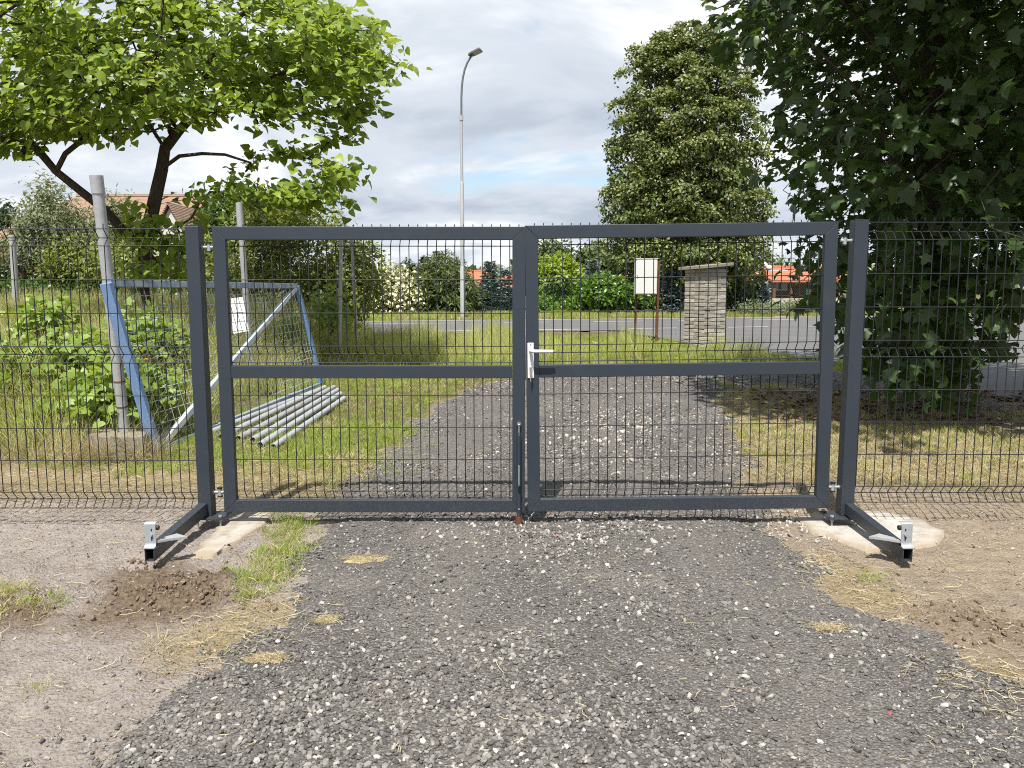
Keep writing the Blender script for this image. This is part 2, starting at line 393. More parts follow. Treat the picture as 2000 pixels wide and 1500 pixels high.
YS = lines([(-60, -2, 6), (-2, 1.6, .3), (1.6, 3.1, .028), (3.1, 4.1, .020), (4.1, 6.4, .04), (6.4, 9, .1), (9, 30, .28), (30, 60, 2), (60, 160, 10), (160, 1200, 80)])
X, Y = np.meshgrid(XS, YS); Xf, Yf = X.ravel(), Y.ravel()
Zf = ground_z(Xf, Yf) - 0.10 * road_mask(Xf, Yf, 0.12)
def grid_faces(nx, ny):
    i = np.arange(ny - 1)[:, None] * nx + np.arange(nx - 1)[None, :]; i = i.ravel(); return np.stack([i, i + 1, i + nx + 1, i + nx], 1)
def fattr(me, name, v):
    a = me.attributes.new(name, 'FLOAT', 'POINT'); a.data.foreach_set('value', np.ascontiguousarray(v, np.float32))
g = G('soil')
fine = g.noise(90, 6, 0.65); mid = g.noise(14, 5, 0.6); big = g.noise(1.6, 4, 0.5)
c = g.mix(g.ramp(mid, [(0.3, 0.0), (0.7, 1.0)]), (0.33, 0.285, 0.255), (0.46, 0.41, 0.372))
tan = g.mix(g.ramp(mid, [(0.3, 0.0), (0.7, 1.0)]), (0.31, 0.245, 0.178), (0.45, 0.37, 0.275))
c = g.mix(g.attr('tan'), c, tan)
c = g.mix(g.math('MULTIPLY', g.ramp(big, [(0.45, 0.0), (0.65, 1.0)]), 0.35), c, (0.26, 0.22, 0.192))
jit = g.math('MULTIPLY', g.math('SUBTRACT', g.noise(26, 5, 0.7), 0.5), 1.3)
def soft(a): return g.math('ADD', a, g.math('MULTIPLY', jit, g.math('MULTIPLY', g.math('MULTIPLY', a, g.math('SUBTRACT', 1.0, a)), 4.0)), True)
c = g.mix(soft(g.attr('straw')), c, g.mix(g.ramp(g.noise(120, 4, 0.7), [(0.3, 0.0), (0.7, 1.0)]), (0.28, 0.215, 0.11), (0.46, 0.375, 0.215)))
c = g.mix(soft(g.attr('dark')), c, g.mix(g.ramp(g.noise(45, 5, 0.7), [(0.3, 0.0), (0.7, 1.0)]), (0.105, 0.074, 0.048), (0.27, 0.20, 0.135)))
c = g.mix(soft(g.attr('grass')), c, g.mix(g.ramp(g.noise(40, 5, 0.7), [(0.3, 0.0), (0.7, 1.0)]), (0.085, 0.085, 0.03), (0.22, 0.185, 0.08)))
c = g.mix(g.ramp(g.vor(75), [(0.06, 0.5), (0.14, 0.0)]), c, (0.34, 0.31, 0.27))
c = g.mix(g.ramp(fine, [(0.34, 0.55), (0.5, 0.0)]), c, (0.12, 0.098, 0.08))
hgt = g.math('ADD', g.math('MULTIPLY', mid, 0.6), g.math('ADD', fine, g.math('MULTIPLY', g.vor(60), -0.5)))
M_SOIL = g.done(g.bsdf(c, 0.95, 0, g.bump(hgt, 1.0, 0.02), 0.15))
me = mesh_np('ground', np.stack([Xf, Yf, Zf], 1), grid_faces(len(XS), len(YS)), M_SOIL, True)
st = np.zeros_like(Xf)
for p in STRAW: st = np.maximum(st, sstep(-.15, .12, sdist(Xf, Yf, p)) * 0.85)
fattr(me, 'grass', grass_mask(Xf, Yf) * (1 - .8 * st))
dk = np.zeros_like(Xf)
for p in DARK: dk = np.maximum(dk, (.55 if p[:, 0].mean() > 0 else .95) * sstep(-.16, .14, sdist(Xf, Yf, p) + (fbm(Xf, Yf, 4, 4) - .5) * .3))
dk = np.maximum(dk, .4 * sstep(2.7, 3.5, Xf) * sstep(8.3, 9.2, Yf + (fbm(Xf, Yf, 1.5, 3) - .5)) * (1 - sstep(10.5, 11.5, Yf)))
fattr(me, 'straw', st); fattr(me, 'dark', dk); fattr(me, 'tan', np.maximum(sstep(-.2, .5, Xf), sstep(4.8, 5.6, Yf)))
ground = tag(link('ground', me), 'bare brown soil and verge around the driveway and gate', 'ground', kind='structure')

# ------------------------------------------------------------------ gravel driveway
g = G('gravel_bed')
vc = g.vor(95, 'F1', None, 'Color'); bw = g.n('ShaderNodeRGBToBW'); g.link(vc, bw.inputs[0]); v2 = g.vor(95)
c = g.ramp(bw.outputs[0], [(0.12, (0.10, 0.094, 0.09)), (0.5, (0.18, 0.17, 0.162)), (0.75, (0.26, 0.248, 0.235)), (0.9, (0.42, 0.40, 0.375))])
c = g.mix(g.ramp(v2, [(0.25, 0.0), (0.6, 0.75)]), c, (0.10, 0.09, 0.082))
dust = g.math('MAXIMUM', g.math('MULTIPLY', g.attr('track'), .28), g.ramp(g.noise(1.5, 5, 0.6), [(0.48, 0.0), (0.68, 0.6)]))
c = g.mix(g.math('MULTIPLY', dust, g.ramp(g.noise(60, 5, 0.7), [(0.3, 0.25), (0.6, 1.0)])), c, (0.285, 0.26, 0.238))
c = g.mix(g.ramp(g.noise(3.1, 5, 0.65), [(0.68, 0.0), (0.74, 0.6)]), c, (0.27, 0.20, 0.12))
hgt = g.math('SUBTRACT', g.math('MULTIPLY', g.noise(50, 5, 0.7), 0.8), v2)
M_GRAVEL = g.done(g.bsdf(c, 0.88, 0, g.bump(hgt, 1.0, 0.012), 0.25))
gx = lines([(-2.6, 3.2, .05), (3.2, 8.2, .12)]); gy = lines([(-1.3, 1.4, .2), (1.4, 7, .05), (7, 14, .1)])
GX, GY = np.meshgrid(gx, gy); gxf, gyf = GX.ravel(), GY.ravel(); gd = drive_d(gxf, gyf)
def drive_lift(d): return np.where(d > 0, .004 + .016 * sstep(0, .25, d), np.maximum(d, -.5) * .25)
gzf = ground_z(gxf, gyf) + drive_lift(gd)
fq = grid_faces(len(gx), len(gy)); fq = fq[(gd[fq] > -0.12).any(1)]
used, inv = np.unique(fq, return_inverse=True); V = np.stack([gxf, gyf, gzf], 1)[used]
_dm = mesh_np('gravel_driveway', V, inv.reshape(fq.shape).astype(np.int32), M_GRAVEL, True); fattr(_dm, 'track', track(V[:, 0], V[:, 1]))
driveway = tag(link('gravel_driveway', _dm), 'dark grey gravel driveway running under the double gate', 'driveway', kind='structure')
def drive_z(x, y): return ground_z(x, y) + drive_lift(drive_d(x, y))
def surface_z(x, y): return np.where(drive_d(x, y) > -.02, np.maximum(drive_z(x, y), ground_z(x, y)), ground_z(x, y))

def rock(seed, n=1, flat=.65, mat=None, name='stone'):
    import bmesh
    rg = np.random.default_rng(seed); bm = bmesh.new(); bmesh.ops.create_icosphere(bm, subdivisions=n, radius=.5)
    ax = rg.normal(size=(7, 3)); ax /= np.linalg.norm(ax, axis=1)[:, None]; cut = rg.uniform(.24, .44, 7)
    sc = np.array([1, rg.uniform(.6, .9), flat * rg.uniform(.75, 1.1)])
    for v in bm.verts:
        p = np.array(v.co)
        for a, k in zip(ax, cut):
            t = p @ a
            if t > k: p = p - a * (t - k)
        v.co = p * sc * rg.uniform(.95, 1.08)
    me = bpy.data.meshes.new(name); bm.to_mesh(me); bm.free()
    if mat: me.materials.append(mat)
    return me
def m_stone(name, stops, dusty=0.0):
    g = G(name); c = g.ramp(g.orand(), stops)
    if dusty: c = g.mix(g.math('MULTIPLY', g.ramp(g.noise(1.5, 5, 0.6), [(0.48, 0.0), (0.68, dusty)]), g.ramp(g.noise(40, 4, .7), [(0.3, .3), (0.65, 1.0)])), c, (0.28, 0.255, 0.232))
    c = g.mix(g.math('MULTIPLY', g.noise(130, 4, .6), .5), c, g.mix(0.5, c, (0.12, 0.105, 0.09)))
    return g.done(g.bsdf(c, 0.82, 0, g.bump(g.noise(300, 3), .35, .002), 0.3))
M_STONE = m_stone('gravel_stone', [(0.0, (0.068, 0.064, 0.061)), (0.30, (0.125, 0.118, 0.112)), (0.58, (0.195, 0.185, 0.176)), (0.80, (0.265, 0.253, 0.24)), (0.92, (0.34, 0.32, 0.285)), (0.965, (0.48, 0.455, 0.42)), (1.0, (0.60, 0.58, 0.54))], .5)
M_STONE_BIG = m_stone('loose_stone', [(0.0, (0.09, 0.083, 0.077)), (0.4, (0.16, 0.153, 0.147)), (0.68, (0.23, 0.222, 0.213)), (0.82, (0.30, 0.275, 0.24)), (0.92, (0.40, 0.375, 0.34)), (1.0, (0.54, 0.52, 0.48))])
ROCKS = [rock(i, 1, .7, M_STONE) for i in range(10)]
def sample(n, x0, x1, y0, y1): return RNG.uniform(x0, x1, n), RNG.uniform(y0, y1, n)
P, S = [], []
for (y0, y1, dens, smin, smax) in ((1.5, 3.2, 5600, .007, .032), (3.2, 4.6, 3800, .008, .034), (4.6, 7, 2200, .010, .036), (7, 12.5, 900, .013, .040)):
    x0, x1 = -2.4, (2.6 if y1 < 8 else 6.5); n = int(dens * (x1 - x0) * (y1 - y0)); x, y = sample(n, x0, x1, y0, y1)
    d = drive_d(x, y); dens_f = .2 + 1.0 * sstep(.3, .65, fbm(x + 9, y, 1.7, 4))
    keep = (RNG.random(n) < (1 - .5 * track(x, y)) * (sstep(-.14, .10, d) * np.clip(dens_f, 0.15, 1) + .06 * sstep(-.6, -.1, d))) & (np.abs(x / y) < .72)
    x, y = x[keep], y[keep]; s = smin + (smax - smin) * RNG.random(len(x)) ** (1.3 + 5.0 * sstep(.42, .58, fbm(x, y, 1.1, 4)))
    P.append(np.stack([x, y, surface_z(x, y) + s * .12], 1)); S.append(s)
P = np.vstack(P); S = np.concatenate(S); n = len(P)
ROT = np.stack([RNG.normal(0, .35, n), RNG.normal(0, .35, n), RNG.uniform(0, 6.28, n)], 1)
gr = scatter('gravel', ROCKS, P, ROT, S, RNG.integers(0, len(ROCKS), n), parent=driveway)
M_PALE = m_stone('pale_limestone', [(0.0, (0.34, 0.31, 0.27)), (0.5, (0.50, 0.47, 0.42)), (1.0, (0.66, 0.63, 0.58))])
PALES = [rock(30 + i, 1, .65, M_PALE) for i in range(5)]
pp = np.concatenate([np.stack([RNG.normal(1180, 95, 800), RNG.normal(832, 42, 800)], 1), np.stack([RNG.normal(1110, 150, 260), RNG.normal(1045, 25, 260)], 1), np.stack([RNG.normal(1110, 190, 110), RNG.normal(1190, 75, 110)], 1), np.stack([RNG.normal(1480, 50, 120), RNG.normal(825, 25, 120)], 1), np.stack([RNG.uniform(1500, 1650, 160), RNG.uniform(1000, 1060, 160)], 1)])
pp = pp[pp[:, 1] > 745]
Q = np.array([gp(a, b) for a, b in pp]); s = .010 + .030 * RNG.random(len(Q)) ** 2.2; Q[:, 2] = surface_z(Q[:, 0], Q[:, 1]) + s * .15; n = len(Q)
scatter('pale_gravel', PALES, Q, RNG.uniform(0, 6, (n, 3)), s, RNG.integers(0, 5, n), parent=driveway)
# the largest loose stones, each a piece of the driveway
BIG = [rock(50 + i, 1, .6, M_STONE_BIG) for i in range(6)]
PALE = gp(1170, 840)
k = 0
while k < 290:
    if k < 70:
        px, py = random.gauss(1170, 55), random.gauss(835, 40); q = gp(px, py); s = random.uniform(.03, .08)
    elif k < 130:
        q = gp(random.gauss(1090, 130), random.gauss(1040, 22)); s = random.uniform(.025, .05)
    elif k < 180:
        q = gp(random.gauss(1120, 120), random.gauss(1180, 60)); s = random.uniform(.018, .042)
    else:
        q = gp(random.uniform(150, 1990), random.uniform(1040, 1500)); s = random.uniform(.016, .04)
    if float(drive_d(q.x, q.y)) < .03: continue
    z = float(surface_z(q.x, q.y)) + s * .14
    link('stone', random.choice(PALES if k < 70 and k % 3 else BIG), driveway, (q.x, q.y, z), (random.gauss(0, .3), random.gauss(0, .3), random.uniform(0, 6.28)), s); k += 1
M_PINK = m_plain('red_sprayed_stone', (0.50, 0.07, 0.09), .7, var=.4, scale=60)
redrock = rock(91, 1, .6, M_PINK)
for px, py, s in ((1003, 1017, .045), (1094, 1056, .028), (1112, 1046, .018), (1165, 1062, .018), (1738, 1408, .02), (1070, 1010, .025), (1460, 1018, .02)):
    q = gp(px, py); link('stone', redrock, driveway, (q.x, q.y, float(surface_z(q.x, q.y)) + s * .2), (.3, .2, px), s)['label'] = 'stone with red spray paint on it'

# pebbles and clods on the bare soil
M_PEB = m_stone('pebble', [(0.0, (0.12, 0.1, 0.08)), (0.4, (0.2, 0.165, 0.13)), (0.7, (0.33, 0.29, 0.24)), (1.0, (0.55, 0.5, 0.44))])
M_CLOD = m_plain('soil_clod', (0.20, 0.15, 0.105), .95, var=.5, scale=40, bump=.6, bscale=150, spec=.1)
x, y = sample(16000, -3.6, 4.2, 1.8, 5.3); keep = (drive_d(x, y) < .05) & (RNG.random(16000) < .2 + .9 * (fbm(x, y, 2, 3) > .52)); x, y = x[keep], y[keep]
s = .003 + .02 * RNG.random(len(x)) ** 4; n = len(x)
scatter('soil_pebbles', [rock(120 + i, 1, .6, M_PEB) for i in range(5)], np.stack([x, y, ground_z(x, y) + s * .1], 1), np.stack([RNG.normal(0, .4, n), RNG.normal(0, .4, n), RNG.uniform(0, 6, n)], 1), s, RNG.integers(0, 5, n), 'small pale pebbles strewn over the bare soil', 'pebbles')
px = np.concatenate([RNG.normal(335, 80, 1100), RNG.normal(1900, 70, 350), RNG.normal(40, 40, 220), RNG.normal(270, 22, 160)]); py = np.concatenate([RNG.normal(1165, 25, 1100), RNG.normal(1225, 20, 350), RNG.normal(1180, 14, 220), RNG.normal(1102, 6, 160)])
C3 = np.array([gp(a, b) for a, b in zip(px, py)]); s = .004 + .036 * RNG.random(len(C3)) ** 6; n = len(C3)
scatter('soil_clods', [rock(140 + i, 1, .75, M_CLOD) for i in range(6)], np.stack([C3[:, 0], C3[:, 1], ground_z(C3[:, 0], C3[:, 1]) + s * .2], 1), RNG.uniform(0, 6, (n, 3)), s, RNG.integers(0, 6, n), 'crumbly dark clods of dug soil beside the gate post', 'soil')

M_CRUMB = m_plain('dry_soil_crumb', (0.36, 0.31, 0.27), .95, var=.35, scale=25, bump=.5, bscale=200, spec=.1)
x, y = sample(30000, -3.6, 4.2, 1.9, 5.4); keep = (drive_d(x, y) < .03) & (np.abs(x / y) < .72) & (RNG.random(30000) < .25 + .9 * (fbm(x, y, 3.2, 3) > .5)); x, y = x[keep], y[keep]
s = .003 + .017 * RNG.random(len(x)) ** 3.5; n = len(x)
scatter('soil_crumbs', [rock(160 + i, 1, .7, M_CRUMB) for i in range(5)], np.stack([x, y, ground_z(x, y) + s * .15], 1), RNG.uniform(0, 6, (n, 3)), s, RNG.integers(0, 5, n), 'fine dry crumbs of earth on the trodden soil', 'soil')
# concrete footings poured round the posts
g = G('footing_concrete'); c = g.mix(g.noise(5, 6, .65), (0.42, 0.40, 0.365), (0.58, 0.555, 0.515)); c = g.mix(g.ramp(g.noise(9, 7, .7), [(0.46, 0.0), (0.68, .85)]), c, (0.25, 0.21, 0.165))
c = g.mix(g.math('ADD', g.attr('rim'), g.math('MULTIPLY', g.math('SUBTRACT', g.noise(14, 6, .75), .5), g.math('MULTIPLY', g.attr('rim'), 2.2)), True), c, (0.33, 0.27, 0.20)); M_CONC = g.done(g.bsdf(c, .9, 0, g.bump(g.noise(70, 6, .7), .35, .006), .2))
def pad(name, poly, label):
    q = []
    n = len(poly)
    for i in range(n):
        for t in np.linspace(0, 1, 8, endpoint=False):
            p = poly[i] * (1 - t) + poly[(i + 1) % n] * t; q.append(p)
    q = np.array(q); cen = q.mean(0); rows = []
    for k, f in enumerate((1.0, .94, .8, .6, .4, .2)):
        p = cen + (q - cen) * f; p = p + ((fbm(p[:, 0], p[:, 1], 9, 3) - .5) * .13)[:, None] * (f > .7)
        z = gz(p[:, 0], p[:, 1]) + (.006 if k else -.05) + (fbm(p[:, 0], p[:, 1], 5, 3) - .5) * .012 + .012 * (k > 0); rows.append(np.column_stack([p, z]))
    m = len(q); V = np.vstack(rows + [[[*cen, float(gz(*cen)) + .018]]]); Fq = []
    for k in range(5):
        for i in range(m): Fq.append((k * m + i, k * m + (i + 1) % m, (k + 1) * m + (i + 1) % m, (k + 1) * m + i))
    for i in range(m): Fq.append((5 * m + i, 5 * m + (i + 1) % m, 6 * m))
    me = mesh_np(name, V, Fq, M_CONC, True); rim = np.concatenate([np.full(m, v) for v in ((1, .8, .3, .1, 0, 0) if cen[0] > 0 else (1, 1, .6, .4, .35, .3))] + [[0]]); fattr(me, 'rim', rim)
    return tag(link(name, me), label, 'footing', kind='structure')
pad('concrete_footing', PAD_R, 'pale concrete footing slab under the post beside the maple')
pad('concrete_footing', PAD_L, 'narrow concrete footing slab under the post beside the dug soil')

# ------------------------------------------------------------------ road with its markings
g = G('asphalt'); c = g.mix(g.noise(2.2, 5, .6), (0.135, 0.135, 0.138), (0.175, 0.175, 0.178)); c = g.mix(g.ramp(g.noise(140, 3, .7), [(0.35, .5), (0.6, 0.0)]), c, (0.09, 0.09, 0.092))
strk = g.n('ShaderNodeMapping'); strk.inputs['Rotation'].default_value = (0, 0, -math.atan(.26)); strk.inputs['Scale'].default_value = (.08, 1.3, 1); g.link(g.world(), strk.inputs[0])
c = g.mix(g.ramp(g.noise(1.2, 3, .5, strk.outputs[0]), [(0.45, 0.0), (0.7, .45)]), c, (0.10, 0.10, 0.103))
M_ASPH = g.done(g.bsdf(c, .85, 0, g.bump(g.noise(160, 3, .7), .4, .006), .3))
xs = np.concatenate([np.arange(-150, -30, 8), np.arange(-30, 30, .5), np.arange(30, 151, 8)]); V = []; Fq = []
ss = np.linspace(17.3, 24.7, 9)
for s in ss:
    for x in xs:
        y = s + .26 * (x + 5.6); V.append((x, y, float(gz(x, y)) + .015))
nx = len(xs); Fq = [tuple(q) for q in grid_faces(nx, len(ss))]
k0 = len(V); sx = np.linspace(SPUR[0, 0], 24, 60); nv = 10
for x in sx:
    y0 = float(spur_near(x)); y1 = 17.3 + .26 * (x + 5.6); y0 = min(y0, y1 - .02)
    for t in np.linspace(0, 1, nv): y = y0 + (y1 - y0) * t; V.append((x, y, float(gz(x, y)) + .015))
for i in range(len(sx) - 1):
    for j in range(nv - 1): a = k0 + i * nv + j; Fq.append((a, a + nv, a + nv + 1, a + 1))
road = tag(link('road', mesh_np('road', V, Fq, M_ASPH, True)), 'grey asphalt road with white markings behind the gate', 'road', kind='structure')
M_PAINT = m_plain('road_paint', (0.72, 0.72, 0.70), .7, var=.12, scale=6)
def marking(name, x0, x1, s, w):
    q = MB(); n = max(1, int((x1 - x0) / 1.5)); xx = np.linspace(x0, x1, n + 1); a = []
    for x in xx:
        for e in (-w / 2, w / 2): y = s + e + .26 * (x + 5.6); a.append((x, y, float(gz(x, y)) + .021))
    q.add(a, [(2 * i, 2 * i + 2, 2 * i + 3, 2 * i + 1) for i in range(n)]); return q.build(name, M_PAINT, road)
marking('edge_line', -40, 40, 24.35, .13)
def on_s(px, s):                     # world x of a picture column on the line s
    x = 0.0
    for _ in range(30): x = (px - 1000) / F_PX * (s + .26 * (x + 5.6)) * 1.0
    return x
for a, b in ((480, 640), (710, 900), (985, 1075), (1160, 1258), (1325, 1345), (1465, 1550), (1640, 1730)): marking('dash', on_s(a, 22.4), on_s(b, 22.4), 22.4, .12)
for a, b in ((600, 700), (815, 930), (1050, 1132), (1228, 1322), (1421, 1500), (1577, 1660), (1800, 1900)): marking('dash', on_s(a, 17.95), on_s(b, 17.95), 17.95, .13)
# ================================================================== gate, posts, fence
GY0 = 4.76
g = G('anthracite_paint'); nb = None
c = g.mix(g.noise(3, 5, .6), (0.021, 0.030, 0.043), (0.027, 0.038, 0.053)); c = g.mix(g.ramp(g.noise(6, 6, .7), [(0.6, 0.0), (0.8, .22)]), c, (0.085, 0.09, 0.095)); sp = g.n('ShaderNodeSeparateXYZ'); g.link(g.world(), sp.inputs[0]); c = g.mix(g.math('MULTIPLY', g.ramp(sp.outputs[2], [(0.02, .30), (0.36, 0.0)]), g.ramp(g.noise(110, 6, .75), [(0.45, 0.0), (0.7, 1.0)])), c, (0.26, 0.22, 0.18))
M_PAINTED = g.done(g.bsdf(c, g.math('ADD', g.math('MULTIPLY', g.noise(18, 4), .2), .36), 0, nb, .45))
M_WIRE = m_plain('coated_wire', (0.018, 0.022, 0.026), .6, var=.15, spec=.25)
M_ZINC = m_galv('bright_zinc', (0.44, 0.475, 0.51)); M_GALV = m_galv('galvanised_steel', (0.50, 0.52, 0.54)); M_GALVR = m_galv('weathered_galvanised_steel', (0.47, 0.48, 0.49), .5)
M_BLACK = m_plain('black_plastic', (0.012, 0.012, 0.013), .45); M_HANDLE = m_plain('white_powder_coat', (0.72, 0.73, 0.74), .35, var=.04)
M_RUST = m_plain('rusted_steel', (0.14, 0.062, 0.032), .85, var=.45, scale=30, bump=.4, bscale=120, spec=.2)
M_CHROME = m_plain('brushed_nickel', (0.62, 0.61, 0.58), .25, .9, var=.08)
ROWS = [0, .05, .10, .30, .50, .70, .75, .80, 1.0, 1.2, 1.4, 1.6, 1.65, 1.70]
FOLD = {.05, .75, 1.65}
def wire_profile(z0, z1, ztop, dep):         # (z, depth) points of an upright wire between z0 and z1; ztop is the top row
    kinks = [(ztop - r, dep if r in FOLD else 0.0) for r in ROWS]; pts = sorted(kinks)
    zs = [p[0] for p in pts]; ds = [p[1] for p in pts]
    f = lambda z: float(np.interp(z, zs, ds)); inner = [z for z in zs if z0 + .004 < z < z1 - .004 and any(abs(ztop - z - k) < .051 for k in FOLD)]
    return [(z, f(z)) for z in [z0] + inner + [z1]]
def mesh_wires(parent, x0, x1, windows, ztop, yb, first, r=.0030, tip=0.0):
    """upright and level wires of a welded mesh in the parent's own axes"""
    for (z0, z1) in windows:
        q = MB(); q.tube([(0, d, z) for z, d in wire_profile(z0, z1, ztop, .042)], r, 5, hint=(1, 0, 0)); up = q.build('upright_wire', M_WIRE, parent, True, local=True); up.location = (first, yb, 0); x = first + .055
        while x < x1 + .02:
            link('upright_wire', up.data, parent, (x, yb, 0)); x += .055
    h = None
    for rr in ROWS:
        z = ztop - rr
        if not any(a - .001 <= z <= b + .001 for a, b in windows): continue
        y = yb + (.042 if rr in FOLD else 0) - .0052
        if h is None:
            q = MB(); q.tube([(x0, 0, 0), (x1, 0, 0)], r, 5); h = q.build('level_wire', M_WIRE, parent, True, local=True); h.location = (0, y, z)
        else: link('level_wire', h.data, parent, (0, y, z))
W, D = .077, .042
def leaf(label, x0, x1, z0, z1, zm, tilt, sx):
    """one gate leaf; local origin at its lower x0 corner. sx: side of the hinges (-1 or 1)"""
    t = thing('gate_leaf', (x0, GY0, z0), label, 'gate leaf', 'leaves of the double gate', rot=(0, -tilt, 0)); w = x1 - x0; h = z1 - z0; m = zm - z0
    def mit(P, nm):
        q = MB(); q.prism([(a, -D / 2, b) for a, b in P], (0, D, 0)); return q.build(nm, M_PAINTED, t, local=True, bevel=.003)
    gpz = .0006
    mit([(0, 0), (W, W), (W, h - W), (0, h)], 'stile'); mit([(w, 0), (w, h), (w - W, h - W), (w - W, W)], 'stile')
    mit([(gpz, h), (W + gpz, h - W), (w - W - gpz, h - W), (w - gpz, h)], 'top_rail'); mit([(gpz, 0), (w - gpz, 0), (w - W - gpz, W), (W + gpz, W)], 'bottom_rail')
    q = MB(); q.box((W + .001, -D / 2 + .0004, m - W / 2), (w - W - .001, D / 2 - .0004, m + W / 2)); q.build('middle_rail', M_PAINTED, t, local=True, bevel=.003)
    mesh_wires(t, W - .03, w - W + .03, [(-.002, h + .017)], h - .012, D / 2 + .010, W - .019)
    return t
zb_l = at(700, 999, GY0).z; zt_l = at(700, 443, GY0).z
XL0 = at(428, 720, GY0).x; XL1 = at(1025.5, 720, GY0).x; XR0 = at(1031.5, 720, GY0).x; XR1 = at(1629, 712, GY0).x
lL = leaf('anthracite gate leaf with drop bolt, hinged beside the leaning blue frame', XL0, XL1, zb_l, zt_l, at(700, 726, GY0).z, 0.0, -1)
lR = leaf('anthracite gate leaf with white lever handle, hinged beside the dark maple', XR0, XR1, at(1031, 998, GY0).z, at(1031, 441, GY0).z, at(1031, 725, GY0).z, R(.72), 1)
# handle, lock and keys on the handle leaf (local axes)
hz = lambda py: at(1040, py, GY0).z - lR.location.z
hx = lambda px, py=700: at(px, py, GY0).x - XR0
fy = -D / 2
q = MB(); q.box((hx(1034), fy - .009, hz(738)), (hx(1046.5), fy - .0005, hz(669))); bp = q.build('handle_plate', M_HANDLE, lR, local=True, bevel=.006)
q = MB(); q.tube([(hx(1040), fy - .005, hz(684)), (hx(1040), fy - .055, hz(684)), (hx(1043), fy - .066, hz(684)), (hx(1050), fy - .068, hz(684.3)), (hx(1083), fy - .066, hz(684.8))], [.0095, .0095, .0105, .0105, .0095], 12); q.build('lever_handle', M_HANDLE, lR, True, local=True)
q = MB(); q.tube([(hx(1040), fy - .005, hz(718)), (hx(1040), fy - .022, hz(718))], .0085, 12); q.box((hx(1038.6), fy - .018, hz(727)), (hx(1041.4), fy - .010, hz(718))); cy = q.build('lock_cylinder', M_CHROME, lR, local=True)
q = MB(); q.box((hx(1038.8), fy - .040, hz(719.5)), (hx(1041.3), fy - .022, hz(716.5))); q.box((hx(1037.6), fy - .044, hz(733)), (hx(1041.8), fy - .041, hz(720))); q.box((hx(1038.6), fy - .0385, hz(743)), (hx(1040.4), fy - .036, hz(724))); q.build('key', M_CHROME, lR, local=True)
for zz_ in (672.5, 734.0):
    q = MB(); q.tube([(hx(1040), fy - .0085, hz(zz_)), (hx(1040), fy - .0115, hz(zz_))], .0035, 8); q.build('screw', M_CHROME, lR, local=True)
q = MB(); q.box((-.0035, -.017, hz(742)), (-.0004, .017, hz(655))); q.build('lock_faceplate', M_CHROME, lR, local=True)
wl = XL1 - XL0; lz = lambda py: at(1012, py, GY0).z - zb_l
q = MB(); q.box((wl + .0004, -.016, lz(742)), (wl + .007, .016, lz(655))); q.build('strike_plate', M_BLACK, lL, local=True)
# drop bolt on the other leaf
bx = at(1012.5, 900, GY0).x - XL0 + .003
q = MB(); q.tube([(bx, fy - .018, lz(1003)), (bx, fy - .018, lz(848))], .0125, 12); db = q.build('drop_bolt_tube', M_PAINTED, lL, True, local=True)
q = MB(); q.tube([(bx, fy - .018, -.055), (bx, fy - .018, .02)], .008, 10); q.build('drop_bolt_rod', M_ZINC, lL, True, local=True)
q = MB(); q.box((bx - .003, fy - .0325, lz(948)), (bx + .003, fy - .0305, lz(905))); q.build('bolt_slot', M_ZINC, db, local=True)
q = MB(); q.tube([(bx, fy - .028, lz(945)), (bx, fy - .045, lz(945)), ], .007, 10); q.ball((bx, fy - .048, lz(945)), .010, 10); q.build('bolt_knob', M_BLACK, db, True, local=True)
q = MB(); q.tube([(bx, fy - .002, lz(826)), (bx, fy - .020, lz(826))], .013, 14); q.tube([(bx, fy - .020, lz(826)), (bx, fy - .028, lz(827))], .008, 12); lk = q.build('bolt_lock', M_CHROME, lL, True, local=True)
q = MB(); q.box((bx - .005, fy - .034, lz(842)), (bx + .004, fy - .031, lz(829))); q.box((bx - .002, fy - .031, lz(848)), (bx + .003, fy - .028, lz(834))); q.build('key', M_CHROME, lk, local=True)
q = MB(); q.tube([(bx, fy - .030, lz(990)), (bx, fy - .034, lz(990))], .005, 8); q.build('screw', M_ZINC, db, local=True)
# rusty ground sleeve that takes the bolt
bp_ = Vector((XL0 + bx, GY0 + fy - .018, 0)); gzb = float(surface_z(bp_.x, bp_.y))
q = MB(); q.pipe((0, 0, -.15), (0, 0, .062), .021, .0165, 16); o = q.build('ground_sleeve', M_RUST, None, True); o.location = (bp_.x, bp_.y, gzb - .012)
tag(o, 'short rusty steel tube standing in the gravel below the gate gap', 'ground sleeve')

